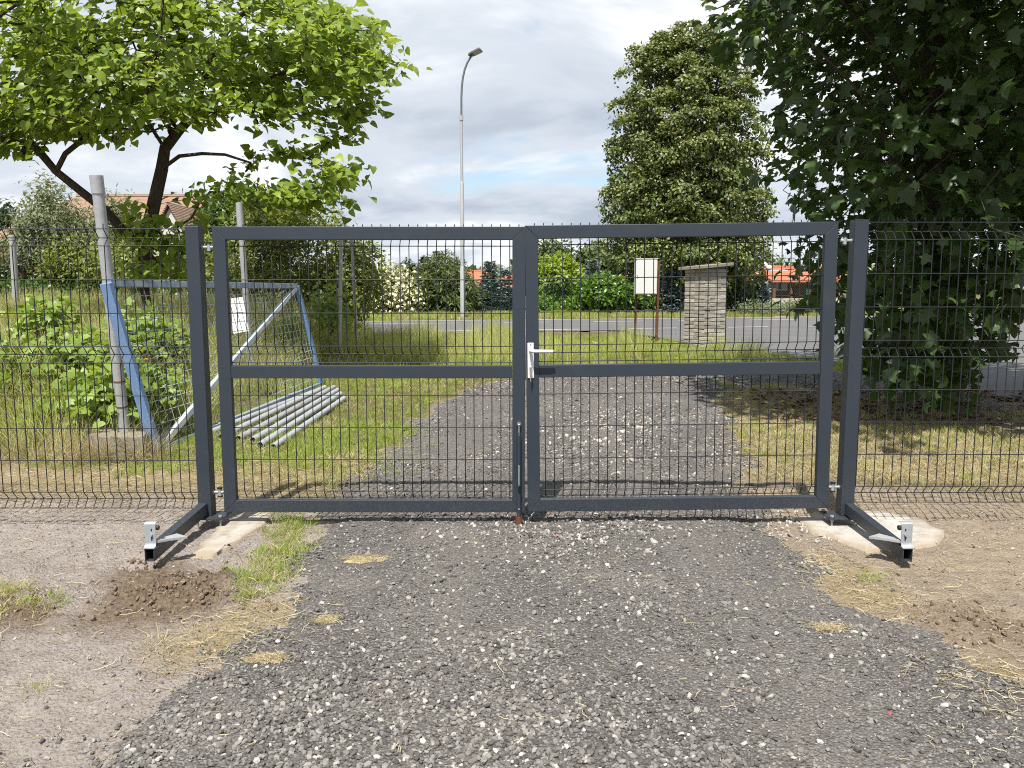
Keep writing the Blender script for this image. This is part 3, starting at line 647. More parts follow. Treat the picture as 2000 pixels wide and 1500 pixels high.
def hinge(parent, side, x_leaf, z, name='hinge'):
    """eye bolt between leaf and post; side -1: the post is on the smaller x"""
    q = MB(); x = x_leaf; s = side
    q.tube([(x + s * .028, GY0 - .0, z - .022), (x + s * .028, GY0 - .0, z + .022)], .0125, 12)
    q.tube([(x + s * .002, GY0, z), (x + s * .020, GY0, z)], .009, 10)
    o = q.build(name, M_ZINC, parent, True)
    q = MB(); q.tube([(x + s * .038, GY0, z), (x + s * .082, GY0, z)], .0085, 10); q.build('eye_bolt', M_ZINC, o, True)
    q = MB(); q.tube([(x + s * .066, GY0, z), (x + s * .075, GY0, z)], .0155, 6); q.build('nut', M_ZINC, o)
    for e0 in (-.030, .0225): q = MB(); q.tube([(x + s * .028, GY0, z + e0), (x + s * .028, GY0, z + e0 + .0075)], .0165, 12); q.build('washer', M_BLACK, o)
def post(label, xa, xb, ytop, sgn, leafx, hz_):
    """xa, xb: the column's sides; sgn: +1 when the gate lies on the larger x"""
    Yf, dp = GY0 - .045, .082; zt = at((xa + xb) / 2, ytop, Yf).z
    xm = (at(xa, 720, Yf).x + at(xb, 720, Yf).x) / 2; hw = .0405; x0, x1 = xm - hw, xm + hw
    zg = float(gz(xm, Yf)) + .062; t = thing('gate_post', (xm, Yf + dp / 2, zg - .06), label, 'gate post', 'posts of the double gate')
    q = MB(); q.box((x0, Yf, zg + .008), (x1, Yf + dp, zt - .003)); q.build('column', M_PAINTED, t, bevel=.004)
    q = MB(); q.box((x0 + .001, Yf + .001, zt - .0028), (x1 - .001, Yf + dp - .001, zt + .003)); q.build('cap', M_PAINTED, t, bevel=.002)
    pl = (x0 - .03, Yf - .05, x1 + .03, Yf + dp + .05) if True else None
    px0, px1 = (x0 - .012, x1 + .085) if sgn > 0 else (x0 - .085, x1 + .012)
    q = MB(); q.box((px0, Yf - .055, zg - .002), (px1, Yf + dp + .04, zg + .008)); pl = q.build('base_plate', M_PAINTED, t, bevel=.002)
    for bx_ in (px0 + .02, px1 - .02):
        for by_ in (Yf - .032, Yf + dp + .02):
            q = MB(); q.tube([(bx_, by_, zg - .075), (bx_, by_, zg + .024)], .006, 8); b = q.build('anchor_bolt', M_ZINC, pl, True)
            q = MB(); q.tube([(bx_, by_, zg + .0115), (bx_, by_, zg + .021)], .0115, 6); q.build('nut', M_ZINC, pl)
            q = MB(); q.tube([(bx_, by_, zg + .0085), (bx_, by_, zg + .0112)], .017, 12); q.build('washer', M_BLACK, pl)
            q = MB(); q.tube([(bx_, by_, zg - .0135), (bx_, by_, zg - .0035)], .0115, 6); q.build('nut', M_ZINC, pl)
    for z in hz_: hinge(t, -sgn, leafx, z)
    # arm that carries the catch for the opened leaf, towards the viewer
    ax = xm - sgn * .008; aw = .050; ah = .068; ya, yb = Yf - .002, Yf - .73; za, ze = zg + .036 + .02, zg + .012
    q = MB(); u = aw / 2; th = .004
    def ring(y, zc, k): return [(ax - u * k, y, zc - ah / 2 + (u - u * k)), (ax + u * k, y, zc - ah / 2 + (u - u * k)), (ax + u * k, y, zc + ah / 2 - (u - u * k)), (ax - u * k, y, zc + ah / 2 - (u - u * k))]
    V = ring(ya, za, 1) + ring(yb, ze, 1) + ring(yb, ze, .84) + ring(yb + .3, ze + .012, .84)
    Fq = [(3, 2, 1, 0)]
    for k in range(3):
        for i in range(4): Fq.append((k * 4 + i, k * 4 + (i + 1) % 4, k * 4 + 4 + (i + 1) % 4, k * 4 + 4 + i))
    Fq.append((12, 13, 14, 15)); q.add(V, Fq); arm = q.build('stop_arm', M_PAINTED, t)
    top = ze + ah / 2
    q = MB(); xo = ax - sgn * .002; n = 8; prof = [(yb + .002, top + .0015), (yb + .012, top + .002)]       # bent catch plate
    prof = [(yb - .004, top + .003)] + [(yb + .004 + .02 * math.sin(a), top + .003 + .03 * (1 - math.cos(a))) for a in np.linspace(.2, 1.3, 6)] + [(yb + .026, top + .125), (yb + .030, top + .130), (yb + .055, top + .130)]
    V = []
    for y_, z_ in prof: V += [(xo - .029, y_, z_), (xo + .029, y_, z_), (xo + .029, y_ + .004, z_ + .002), (xo - .029, y_ + .004, z_ + .002)]
    Fq = [(0, 1, 2, 3)]
    for k in range(len(prof) - 1):
        for i in range(4): Fq.append((k * 4 + i, k * 4 + 4 + i, k * 4 + 4 + (i + 1) % 4, k * 4 + (i + 1) % 4))
    m_ = len(prof) * 4 - 4; Fq.append((m_ + 3, m_ + 2, m_ + 1, m_)); q.add(V, Fq); cp = q.build('catch_plate', M_ZINC, arm, bevel=.0012)
    q = MB(); q.box((xo + sgn * .008 - .003, yb + .0225, top + .035), (xo + sgn * .008 + .003, yb + .0245, top + .072)); q.box((xo + sgn * .008 - .003, yb + .0235, top + .088), (xo + sgn * .008 + .003, yb + .0252, top + .100)); q.build('slot', M_BLACK, cp) if False else q.build('slot', M_BLACK, arm)
    q = MB(); q.tube([(xo + sgn * .008, yb + .026, top + .068), (xo + sgn * .008, yb + .014, top + .068)], .0075, 6); q.build('catch_bolt', M_ZINC, arm)
    q = MB(); q.tube([(xo + sgn * .026, yb + .040, top + .102), (xo + sgn * .041, yb + .040, top + .102)], .0125, 10); q.build('rubber_buffer', M_BLACK, arm, True)
    q = MB(); zt_ = top + .020; q.prism([(xo + sgn * .024, yb + .03, zt_), (xo + sgn * .028, yb + .09, zt_), (xo + sgn * .085, yb + .15, zt_ + .004), (xo + sgn * .16, yb + .105, zt_ + .002), (xo + sgn * .085, yb + .075, zt_)][::(1 if sgn > 0 else -1)], (0, 0, .012)); q.build('latch_tongue', M_GALV, arm)
    q = MB(); q.box((ax - .034, yb - .006, top + .0005), (ax + .034, yb + .045, top + .0032)); q.build('catch_foot', M_PAINTED, arm)
    return t
hL = [at(420, 483, GY0).z, at(432, 961, GY0).z]; hR = [at(1650, 470, GY0).z, at(1632, 951, GY0).z]
pL = post('anthracite square gate post with stop arm beside the dug soil', 373.5, 400, 440, 1, XL0, hL)
pR = post('anthracite square gate post with stop arm beside the pale concrete slab', 1656, 1683, 429.5, -1, XR1, hR)

def panel(label, xa, xb, ytop, ybot, px):
    zt = at(px, ytop, GY0).z; zb = zt - 1.70
    t = thing('fence_panel', ((xa + xb) / 2, GY0 + .0, zb), label, 'fence panel', 'welded mesh fence panels'); w2 = (xb - xa) / 2
    first = -w2 + .02
    q = MB(); ztop = 1.70; q.tube([(0, d, z) for z, d in wire_profile(-.004, 1.73, ztop, .045)], .0030, 5, hint=(1, 0, 0)); up = q.build('upright_wire', M_WIRE, t, True, local=True); up.location = (first, 0, 0)
    x = first + .055
    while x < w2: link('upright_wire', up.data, t, (x, 0, 0)); x += .055
    h = None
    for rr in ROWS:
        loc = (0, (.045 if rr in FOLD else 0) - .0052, 1.70 - rr)
        if h is None: q = MB(); q.tube([(-w2, 0, 0), (w2, 0, 0)], .0030, 5); h = q.build('level_wire', M_WIRE, t, True, local=True); h.location = loc
        else: link('level_wire', h.data, t, loc)
    return t
panel('dark welded mesh fence panel in front of the leaning galvanised pole', pL.location.x - .042 - 2.5, pL.location.x - .042, 447, 987, 200)
panel('dark welded mesh fence panel in front of the maple', pR.location.x + .042, pR.location.x + .042 + 2.5, 434.5, 980, 1850)
# ================================================================== plants: leaves, skeletons, crowns
def tmpl_heart():
    V = [(0, 0, 0), (0, .35, .03), (0, .7, .0), (0, 1.05, -.12)]
    Rr = [(.30, -.05, .05), (.44, .24, .10), (.29, .64, .03)]; Lh = [(-a, b, c) for a, b, c in Rr]; V += Rr + Lh
    Fs = [(0, 4, 5), (0, 5, 1), (1, 5, 6), (1, 6, 2), (2, 6, 3), (7, 0, 8), (8, 0, 1), (8, 1, 9), (9, 1, 2), (9, 2, 3)]
    return np.array(V), np.array(Fs)
def tmpl_maple():
    half = [(.10, -.02, .0), (.36, .0, -.05), (.27, .22, .03), (.58, .42, -.06), (.40, .50, .0), (.24, .56, .03), (.22, .74, .0)]
    V = [(0, .30, .06), (0, .02, 0)] + half + [(0, 1.0, -.12)] + [(-a, b, c) for a, b, c in half[::-1]]
    n = len(V); Fs = [(0, i, i + 1 if i + 1 < n else 1) for i in range(1, n)]
    return np.array(V), np.array(Fs)
def tmpl_oval(wd=.27):
    V = [(0, 0, 0), (wd, .42, .07), (0, 1, -.08), (-wd, .42, .07), (0, .5, 0)]
    return np.array(V), np.array([(0, 1, 4), (1, 2, 4), (0, 4, 3), (4, 2, 3)])
def tmpl_slim(wd=.13):
    V = [(0, 0, 0), (wd, .4, .04), (0, 1, -.1), (-wd, .4, .04)]
    return np.array(V), np.array([(0, 1, 2), (0, 2, 3)])
def unit(a): return a / (np.linalg.norm(a, axis=-1, keepdims=True) + 1e-9)
def leaf_frames(P, out, n_up=.8, droop=.25, jitter=.6, up=(-.10, -.40, .92)):
    """P positions, out: outward directions. returns side, along, normal"""
    n = len(P); nrm = unit(out * (1 - n_up) + np.array(up) * n_up + RNG.normal(0, jitter, (n, 3)))
    al = out + RNG.normal(0, .75, (n, 3)) - np.array([0, 0, droop]); al = unit(al - nrm * (al * nrm).sum(1, keepdims=True)); return np.cross(al, nrm), al, nrm
def leaf_mesh(name, P, fr, size, tm, mat, rnd=None):
    V, Fs = tm; s, a, nn = fr; n, k = len(P), len(V)
    W_ = P[:, None, :] + size[:, None, None] * (V[None, :, 0:1] * s[:, None, :] + V[None, :, 1:2] * a[:, None, :] + V[None, :, 2:3] * nn[:, None, :])
    F_ = (Fs[None] + (np.arange(n) * k)[:, None, None]).reshape(-1, 3)
    rnd = RNG.random(n) if rnd is None else rnd
    return mesh_np(name, W_.reshape(-1, 3), F_.astype(np.int32), mat, False, face_attr=np.repeat(rnd, len(Fs)))
def crown_points(ells, n, dmin, shell=2.2, lump=0.0, keep=None):
    """attractor points in a set of ellipsoids (cx,cy,cz,rx,ry,rz,weight), at least dmin apart"""
    wts = np.array([e[6] * (e[3] * e[4] * e[5]) ** .667 for e in ells]); wts = wts / wts.sum(); out = np.zeros((0, 3)); tries = 0
    while len(out) < n and tries < 60:
        tries += 1; m = n * 2; which = RNG.choice(len(ells), m, p=wts); E = np.array(ells)[which]
        d = unit(RNG.normal(size=(m, 3))); r = RNG.random(m) ** (1 / shell / 1.5)
        if lump: r = r * (1 + lump * (np.sin(d[:, 0] * 7 + which) * np.sin(d[:, 1] * 6 + 2) + np.sin(d[:, 2] * 8 + which * 2) * .7))
        P = E[:, :3] + d * r[:, None] * E[:, 3:6]
        if keep is not None: P = P[keep(P)]
        for p in P:
            if len(out) >= n: break
            if len(out) == 0 or ((out - p) ** 2).sum(1).min() > dmin * dmin: out = np.vstack([out, p])
    return out
def skeleton(limbs, att, step=.3, sag=.0, r_end=.006, power=2.35, back=0.25):
    """limbs: lists of (x,y,z); first point of limb 0 is the base. Returns nodes, parent, radius"""
    nodes = [np.array(limbs[0][0], float)]; par = [-1]
    def add_path(start, pts):
        k = start
        for p in pts:
            a = nodes[k]; b = np.array(p, float); m = max(1, int(np.linalg.norm(b - a) / step))
            for i in range(1, m + 1): nodes.append(a + (b - a) * i / m); par.append(k); k = len(nodes) - 1
        return k
    add_path(0, limbs[0][1:])
    for lb in limbs[1:]:
        A = np.array(nodes); k = int(((A - np.array(lb[0])) ** 2).sum(1).argmin()); add_path(k, lb[1:])
    base = np.array(limbs[0][-1]); order = np.argsort(((att - base) ** 2).sum(1)); ends = []
    arr = np.zeros((len(nodes) + len(att) * 12 + 10, 3)); cnt = len(nodes); arr[:cnt] = nodes
    for i in order:
        p = att[i]; d2 = ((arr[:cnt] - p) ** 2).sum(1) + back * np.maximum(0, arr[:cnt, 2] - p[2]) ** 2; k = int(d2.argmin()); a = arr[k].copy(); L_ = np.linalg.norm(p - a); m = min(10, max(1, int(L_ / step)))
        bend = RNG.normal(0, .09 * L_, 3) + np.array([0, 0, -sag * L_])
        for j in range(1, m + 1):
            t = j / m; q = a + (p - a) * t + bend * math.sin(math.pi * t); nodes.append(q); arr[cnt] = q; cnt += 1; par.append(k); k = len(nodes) - 1
        ends.append(k)
    n = len(nodes); r = np.zeros(n); has = np.zeros(n, bool)
    for k in par:
        if k >= 0: has[k] = True
    acc = np.where(has, 0, r_end ** power)
    for k in range(n - 1, 0, -1): acc[par[k]] += acc[k]
    return np.array(nodes), np.array(par), acc ** (1 / power)
def skel_mb(nodes, par, rad, sides=6, rmin=0.0, rbase=None, flare=0.0, rmax=None):
    q = MB(); n = len(nodes); ch = [[] for _ in range(n)]
    for k in range(1, n): ch[par[k]].append(k)
    if rbase:
        f = rbase / rad[0]
        rad = rad * np.where(rad > rad[0] * .12, 1 + (f - 1) * np.clip((rad / rad[0] - .12) / .5, 0, 1), 1)
    done = np.zeros(n, bool)
    stack = [0]
    while stack:
        k = stack.pop(); path = [k]
        while ch[path[-1]]:
            c = sorted(ch[path[-1]], key=lambda i: -rad[i]); stack += [(i) for i in c[1:]]; path.append(c[0])
        pts = [nodes[i] for i in path]; rs = [max(rad[i], rmin) for i in path]
        if par[path[0]] >= 0: pts = [nodes[par[path[0]]]] + pts; rs = [min(rs[0] * 1.05, rad[par[path[0]]])] + rs
        if len(pts) > 1: q.tube(pts, rs, sides if rs[0] > .02 else 4, cap=False)
    return q
def pick_big(P, size, k=300, ylim=(0, 1500)):
    px, py, d = project(P); ok = (px > 5) & (px < 1995) & (py > max(5, ylim[0])) & (py < ylim[1]) & (d > 0)
    sc = np.where(ok, size / d * RNG.uniform(.75, 1.3, len(P)), 0); return np.argsort(-sc)[:min(k, int(ok.sum()))]
def leaf_objects(parent, P, fr, size, tm, mat, idx):
    """single leaves as pieces of their tree, sharing a few meshes"""
    protos = [mesh_np('leaf', tm[0], tm[1].astype(np.int32), mat, False, face_attr=np.full(len(tm[1]), v)) for v in np.linspace(.04, .6, 8)]; base = np.array(root_of(parent).location)
    s, a, n = fr
    for i in idx:
        M = Matrix.Identity(4)
        for c_, v in enumerate((s[i], a[i], n[i])):
            for r_ in range(3): M[r_][c_] = float(v[r_] * size[i])
        for r_ in range(3): M[r_][3] = float(P[i][r_] - base[r_])
        link('leaf', random.choice(protos), parent, matrix=M)
def sub(mb, base):
    mb.v = [tuple(Vector(v) - Vector(base)) for v in mb.v]; return mb

M_BARK1 = m_bark('catalpa_bark', (0.035, 0.027, 0.02), (0.105, 0.085, 0.065)); M_BARK2 = m_bark('maple_bark', (0.05, 0.038, 0.03), (0.12, 0.10, 0.085)); M_TWIG = m_bark('twig_bark', (0.06, 0.045, 0.03), (0.13, 0.10, 0.07))
# ------------------------------------------------------------------ catalpa behind the fence
YC = 12.0
def cp(px, py, dy=0.0): return np.array(at(px, py, YC + dy))
def ell(px, py, rpx, rpy, ry, wt=1.0, dy=0.0):
    c = at(px, py, YC + dy); k = (YC + dy) / F_PX; return (c.x, c.y, c.z, rpx * k, ry, rpy * k, wt)
M_CAT = m_leaf('catalpa_leaf', (0.085, 0.16, 0.016), (0.34, 0.43, 0.06), .42, .42, (0.42, 0.52, 0.035))
base = cp(292, 700); base[2] = float(gz(base[0], base[1])) - .1
limbs = [[base, cp(290, 610), cp(278, 540), cp(285, 470)],
         [cp(285, 470), cp(300, 400), cp(316, 330), cp(322, 290, .1), cp(350, 255, .2), cp(385, 215, .2), cp(392, 170, .1), cp(420, 100), cp(470, 30)],
         [cp(283, 500), cp(245, 455, -.2), cp(205, 410, -.4), cp(160, 375, -.6), cp(110, 335, -.7), cp(70, 290, -.8), cp(20, 275, -1.0), cp(-60, 262, -1.2), cp(-160, 230, -1.4)],
         [cp(320, 320), cp(350, 305, -.3), cp(395, 300, -.6), cp(440, 302, -.9), cp(490, 318, -1.1)],
         [cp(110, 335, -.7), cp(50, 260, -.6), cp(-20, 200, -.5)], [cp(392, 200), cp(470, 165, -.5), cp(560, 140, -.9), cp(650, 130, -1.0)],
         [cp(350, 255, .2), cp(300, 200, 1.2), cp(240, 120, 2.0)], [cp(322, 290, .1), cp(280, 225, -.8), cp(200, 170, -1.6)]]
ells = [ell(330, 70, 400, 150, 2.9, 1.1), ell(80, 110, 330, 150, 2.6, .9, -.4), ell(580, 100, 170, 120, 1.6, 1.0, -.6), ell(690, 170, 85, 75, .9, .8, -.8), ell(600, 255, 120, 95, 1.0, .9, -.8),
        ell(655, 320, 65, 75, .6, 1.8, -1.0), ell(570, 380, 75, 45, .5, 1.8, -.9), ell(-60, 190, 160, 85, 1.5, .9, -.9), ell(200, 190, 230, 70, 1.8, .8, -1.2), ell(20, 305, 45, 20, .5, .4, -1.0), ell(205, 305, 60, 40, .5, .4, -.9), ell(440, 230, 120, 60, 1.2, .6, -1.2), ell(610, 420, 60, 22, .4, 2.0, -1.0), ell(690, 370, 35, 40, .4, 1.5, -1.0)]
def keep_c(P):
    px, py, d = project(P); return px < np.interp(py, [-200, -60, 0, 60, 130, 180, 230, 300, 380, 430, 470], [420, 540, 640, 755, 790, 765, 722, 712, 712, 660, 640])
big = crown_points(ells, 172, .38, 2.0, keep=lambda P: keep_c(P + np.array([.25, 0, 0])))                          # flat layers of foliage with gaps between them
plates = [(p[0], p[1], p[2], random.uniform(.38, .75), random.uniform(.38, .75), random.uniform(.08, .17), 1.0) for p in big]
att = crown_points(plates, 1550, .125, 1.2, keep=keep_c)

att = np.vstack([att, [cp(random.gauss(300, 38), random.uniform(425, 560), random.uniform(-.6, .2)) for _ in range(34)], [cp(390, 395, -.5), cp(375, 425, -.5), cp(410, 375, -.4), cp(360, 390, .2), cp(345, 445, -.5), cp(300, 430, -.5), cp(250, 425, .3), cp(270, 405, -.3), cp(480, 335, -1), cp(455, 345, -1.0), cp(330, 500, -.4), cp(280, 520, -.5), cp(265, 480, -.5), cp(255, 450, .4), cp(340, 465, -.3), cp(405, 440, -.4), cp(300, 545, -.4), cp(740, 120, -.9), cp(770, 160, -.9), cp(785, 140, -.9), cp(765, 100, -.9)]])
nodes, par, rad = skeleton(limbs, att, .3, .05, .0045)
for lb, r0, r1 in ((limbs[2], .075, .03), (limbs[3], .032, .015), (limbs[1], .105, .04)):       # the limbs one can see keep their girth
    pts = np.array(lb)
    for i in range(min(len(nodes), 140)):
        dd = np.sqrt(((pts - nodes[i]) ** 2).sum(1)); j = dd.argmin()
        if dd[j] < .22: rad[i] = max(rad[i], r0 + (r1 - r0) * j / (len(pts) - 1))
t = thing('catalpa_tree', base, 'broad leaning tree with big bright heart-shaped leaves behind the blue frame', 'tree')
skel_mb(nodes, par, np.minimum(rad, .15), 9, .004).build('trunk', M_BARK1, t, True)
cc = np.array(cp(330, 200)); nl = 9; P = np.repeat(att, nl, 0); dirs = unit(P - cc) * np.array([1, 1, .45]); P = P + RNG.normal(0, .115, P.shape) * np.array([1, 1, .6]) + np.array([0, 0, .02])
fr = leaf_frames(P, unit(dirs), .78, .35, .42); size = RNG.uniform(.085, .18, len(P)) * np.clip(P[:, 1] / 12.0, .62, 1.05) ** 1.3
idx = pick_big(P, size, 300); mask = np.ones(len(P), bool); mask[idx] = False
me = leaf_mesh('crown', P[mask] - base, tuple(f[mask] for f in fr), size[mask], tmpl_heart(), M_CAT); o = link('crown', me, t); o['kind'] = 'stuff'
leaf_objects(t, P, fr, size, tmpl_heart(), M_CAT, idx)

# ------------------------------------------------------------------ maple on the right
M_MAP = m_leaf('maple_leaf', (0.022, 0.050, 0.013), (0.072, 0.125, 0.034), .30, .40, (0.16, 0.26, 0.03))
YM = 8.8
base = np.array(at(1850, 770, YM)); base[2] = float(gz(base[0], base[1])) - .1
def mp(px, py, dy=0.0): return np.array(at(px, py, YM + dy))
def mell(px, py, rpx, rpy, ry, wt=1.0, dy=0.0):
    c = at(px, py, YM + dy); k = (YM + dy) / F_PX; return (c.x, c.y, c.z, rpx * k, ry, rpy * k, wt)
limbs = [[base, mp(1845, 650), mp(1835, 520), mp(1830, 380), mp(1825, 200), mp(1830, 0), mp(1840, -200), mp(1850, -450)],
         [mp(1835, 480), mp(1760, 330, -.5), mp(1680, 180, -1), mp(1560, 60, -1.4)], [mp(1830, 330), mp(1900, 180, -1), mp(2000, 60, -1.8)], [mp(1830, 420), mp(1740, 380, 1.2), mp(1640, 300, 1.8)],
         [mp(1840, 580), mp(1760, 540, -.8), mp(1690, 500, -1.6)], [mp(1840, 560), mp(1920, 520, -.9), mp(1990, 480, -1.6)], [mp(1828, 260), mp(1720, 100, -.6), mp(1600, -60, -1.2)], [mp(1842, 620), mp(1900, 600, .8), mp(1980, 560, 1.6)]]
ells = [mell(1950, -260, 520, 420, 3.3, 1.0), mell(1850, -330, 420, 260, 2.6, 1.0, -2.2), mell(1790, 60, 330, 210, 2.7, 1.0, -.3), mell(1820, 300, 310, 190, 2.7, 1.15, -.2), mell(1800, 520, 225, 150, 2.2, 1.25, -.2), mell(1800, 680, 140, 80, 1.5, 1.6, -.4), mell(1800, 725, 130, 55, .9, 2.2, -.6), mell(1835, 745, 115, 42, .5, 3.0, -1.0), mell(1815, 610, 150, 150, .6, 2.6, -1.0), mell(1900, -250, 480, 250, 2.4, 1.4, -1.5), mell(1620, 400, 80, 100, 1.0, .7, -.8),  # ellipsoids above the view are added to shade the crown below
        mell(1500, 60, 110, 60, .9, 1.0, -1.0), mell(1415, 28, 60, 26, .5, 1.5, -1.0), mell(1560, 180, 90, 70, .9, .8, -.9), mell(1590, 560, 50, 100, .8, .6, -.1), mell(2080, 300, 260, 330, 2.6, .8), mell(1880, 690, 90, 60, .9, .7, -.6), mell(1960, 690, 35, 35, .4, .5, -.7), mell(1640, 620, 50, 70, .8, .8, -.2), mell(1540, 300, 60, 70, .8, .6, -.8)]
def keep_m(P):
    ok = (P[:, 2] > .22) & ~((P[:, 2] < 2.6) & (P[:, 1] < 5.35)) & (P[:, 1] > 3.6)
    px, py, d = project(P); lim = np.interp(py, [-400, 0, 60, 130, 220, 300, 330, 420, 520, 600, 680, 780], [1290, 1345, 1345, 1425, 1475, 1485, 1495, 1515, 1545, 1565, 1595, 1680])
    notch = (px > 1915) & (py > 640) & (py < 900) & ~((py < 700) & (px < 1990))
    wob = 55 * (np.sin(py * .021 + 1) * np.sin(py * .047 + P[:, 1]) + .6 * np.sin(py * .11 + P[:, 1] * 3))
    void = (np.sin(P[:, 0] * 3.1 + 1) * np.sin(P[:, 1] * 2.6) + np.sin(P[:, 2] * 3.7 + P[:, 0] * 1.3) * .8) < -.75
    front = P[:, 1] + .54 * P[:, 2] + .35 * np.sin(P[:, 0] * 2.3) * np.sin(P[:, 2] * 2.9) < np.where(P[:, 2] < 2.6, 7.7, 8.1)  # crown front shaped to the sun's slant so most of it stays shaded
    lit = (np.sin(P[:, 0] * 1.9 + 2.2) * np.sin(P[:, 2] * 1.7 + .4) > .64)
    return ok & (px > lim + 12 + wob) & ~notch & ~(void & (px < 1720)) & (~front | lit)
att = crown_points(ells, 2150, .225, 1.7, keep=keep_m)
nodes, par, rad = skeleton(limbs, att, .35, .04, .005)
t = thing('maple_tree', base, 'tall shaded maple with dark lobed leaves reaching down behind the fence', 'tree')
skel_mb(nodes, par, rad, 9, .0035, .19).build('trunk', M_BARK2, t, True)
cc = base + np.array([0, 0, 3.4]); nl = 11; P = np.repeat(att, nl, 0); dirs = unit(P - cc); P = P + RNG.normal(0, .15, P.shape)
ok = keep_m(P); P = P[ok]; dirs = dirs[ok]
fr = leaf_frames(P, dirs, .65, .35, .45, (0, 0, 1)); size = RNG.uniform(.07, .185, len(P))
idx = pick_big(P, size, 300); mask = np.ones(len(P), bool); mask[idx] = False
me = leaf_mesh('crown', P[mask] - base, tuple(f[mask] for f in fr), size[mask], tmpl_maple(), M_MAP); o = link('crown', me, t); o['kind'] = 'stuff'
leaf_objects(t, P, fr, size, tmpl_maple(), M_MAP, idx)

# ------------------------------------------------------------------ generic trees and shrubs
def bush(name, label, cat, ells, n, leafs, tm, mat, k=14, spread=.16, stems=5, size=(.05, .09), lump=.10, shell=3.0, n_up=.5, bark=None, dmin=.12, trunk=None, group=None, extra=None, rb=None, puff=None):
    E = np.array(ells); cen = (E[:, :3] * E[:, 6:7]).sum(0) / E[:, 6].sum(); gx_, gy_ = (trunk or (cen[0], cen[1])); b = np.array([gx_, gy_, float(gz(gx_, gy_)) - .03])
    t = thing(name, b, label, cat, group); att = crown_points(ells, n, dmin, shell, lump, keep=lambda P: P[:, 2] > gz(P[:, 0], P[:, 1]) + .04)
    sk = att[RNG.choice(len(att), min(len(att), stems), replace=False)]
    nodes, par, rad = skeleton([[b, b + (cen - b) * .55]], sk, .5, 0, .012); skel_mb(nodes, par, rad, 6, .006, rb).build('trunk' if rb else 'stems', bark or M_TWIG, t, True)
    P = np.repeat(att, k, 0); q = unit(P - cen)
    if puff:                          # rounded bundles of leaves that catch the light on top
        rr = np.repeat(RNG.uniform(.65, 1.25, len(att)) * puff, k); dv = unit(RNG.normal(size=P.shape) * .8 + q * .6 + np.array([0, -.15, .75])); P = P + dv * (rr * RNG.uniform(.55, 1.0, len(rr)) ** .5)[:, None] * np.array([1.15, 1.15, .8]) + RNG.normal(0, spread * .25, P.shape); q = unit(dv + q * .3)
    else: P = P + RNG.normal(0, spread, P.shape)
    ok = P[:, 2] > gz(P[:, 0], P[:, 1]) + .02; P, q = P[ok], q[ok]
    fr = leaf_frames(P, q, n_up, .2, .55); sz = RNG.uniform(*size, len(P)); o = link('foliage', leaf_mesh('foliage', P - b, fr, sz, tm, mat), t); o['kind'] = 'stuff'
    if extra:
        m2, kk, s2 = extra; sel = RNG.choice(len(P), kk, replace=False); sel = sel[np.argsort(-(q[sel] @ np.array([-.2, -.6, .7])))[: kk * 2 // 3]]
        P2 = P[sel] + q[sel] * .06; o = link('blossom', leaf_mesh('blossom', P2 - b, leaf_frames(P2, q[sel], .6, .1, .5), RNG.uniform(*s2, len(P2)), tmpl_oval(.4), m2), t); o['kind'] = 'stuff'
    return t
def E(px, py, rpx, rpy, Y, depth, wt=1.0):
    c = at(px, py, Y); k = Y / F_PX; return (c.x, c.y, c.z, rpx * k, depth, rpy * k, wt)
OV, SL, MPL = tmpl_oval(), tmpl_slim(), tmpl_maple()
m_lin = m_leaf('linden_leaf', (0.038, 0.072, 0.013), (0.155, 0.20, 0.048), .25, .5); m_sil = m_leaf('silver_leaf', (0.095, 0.125, 0.055), (0.24, 0.275, 0.16), .25, .5)
m_cot = m_leaf('narrow_dark_leaf', (0.045, 0.075, 0.018), (0.14, 0.175, 0.055), .25, .45); m_lau = m_leaf('laurel_leaf', (0.055, 0.125, 0.015), (0.13, 0.235, 0.028), .25, .32); m_glo = m_leaf('lime_leaf', (0.15, 0.24, 0.018), (0.29, 0.38, 0.05), .3, .45)
m_hed = m_leaf('hedge_leaf', (0.04, 0.085, 0.014), (0.10, 0.17, 0.03), .25, .4); m_shr = m_leaf('privet_leaf', (0.07, 0.11, 0.017), (0.26, 0.30, 0.07), .3, .45); m_far = m_leaf('far_leaf', (0.05, 0.085, 0.022), (0.13, 0.18, 0.05), .25, .5)
m_wee = m_leaf('sprout_leaf', (0.14, 0.225, 0.03), (0.30, 0.40, 0.10), .35, .45); m_cream = m_leaf('cream_blossom', (0.55, 0.52, 0.33), (0.80, 0.77, 0.58), .25, .6, (0.8, 0.78, 0.5))
m_dk = m_leaf('dark_evergreen_leaf', (0.022, 0.042, 0.018), (0.05, 0.082, 0.03), .2, .5)
# linden across the road
YL = 32.0
lind = [E(1336, 124, 92, 56, YL, 1.8, 1.2), E(1336, 200, 124, 90, YL, 2.4), E(1338, 290, 138, 100, YL, 2.8, 1.2), E(1340, 400, 148, 100, YL, 2.9, 1.2), E(1342, 490, 146, 85, YL, 2.8), E(1400, 540, 75, 60, YL, 2.0, .8), E(1338, 108, 66, 34, YL, 1.3, .8)]
bush('linden_tree', 'tall dense linden with pale blossom beyond the road', 'tree', lind, 760, 0, tmpl_slim(.30), m_lin, 115, .2, 40, (.12, .19), .03, 2.8, .3, M_BARK2, .42, puff=.42, rb=.28, extra=(m_leaf('linden_bract', (0.25, 0.265, 0.10), (0.40, 0.41, 0.19), .3, .6), 26000, (.08, .13)))
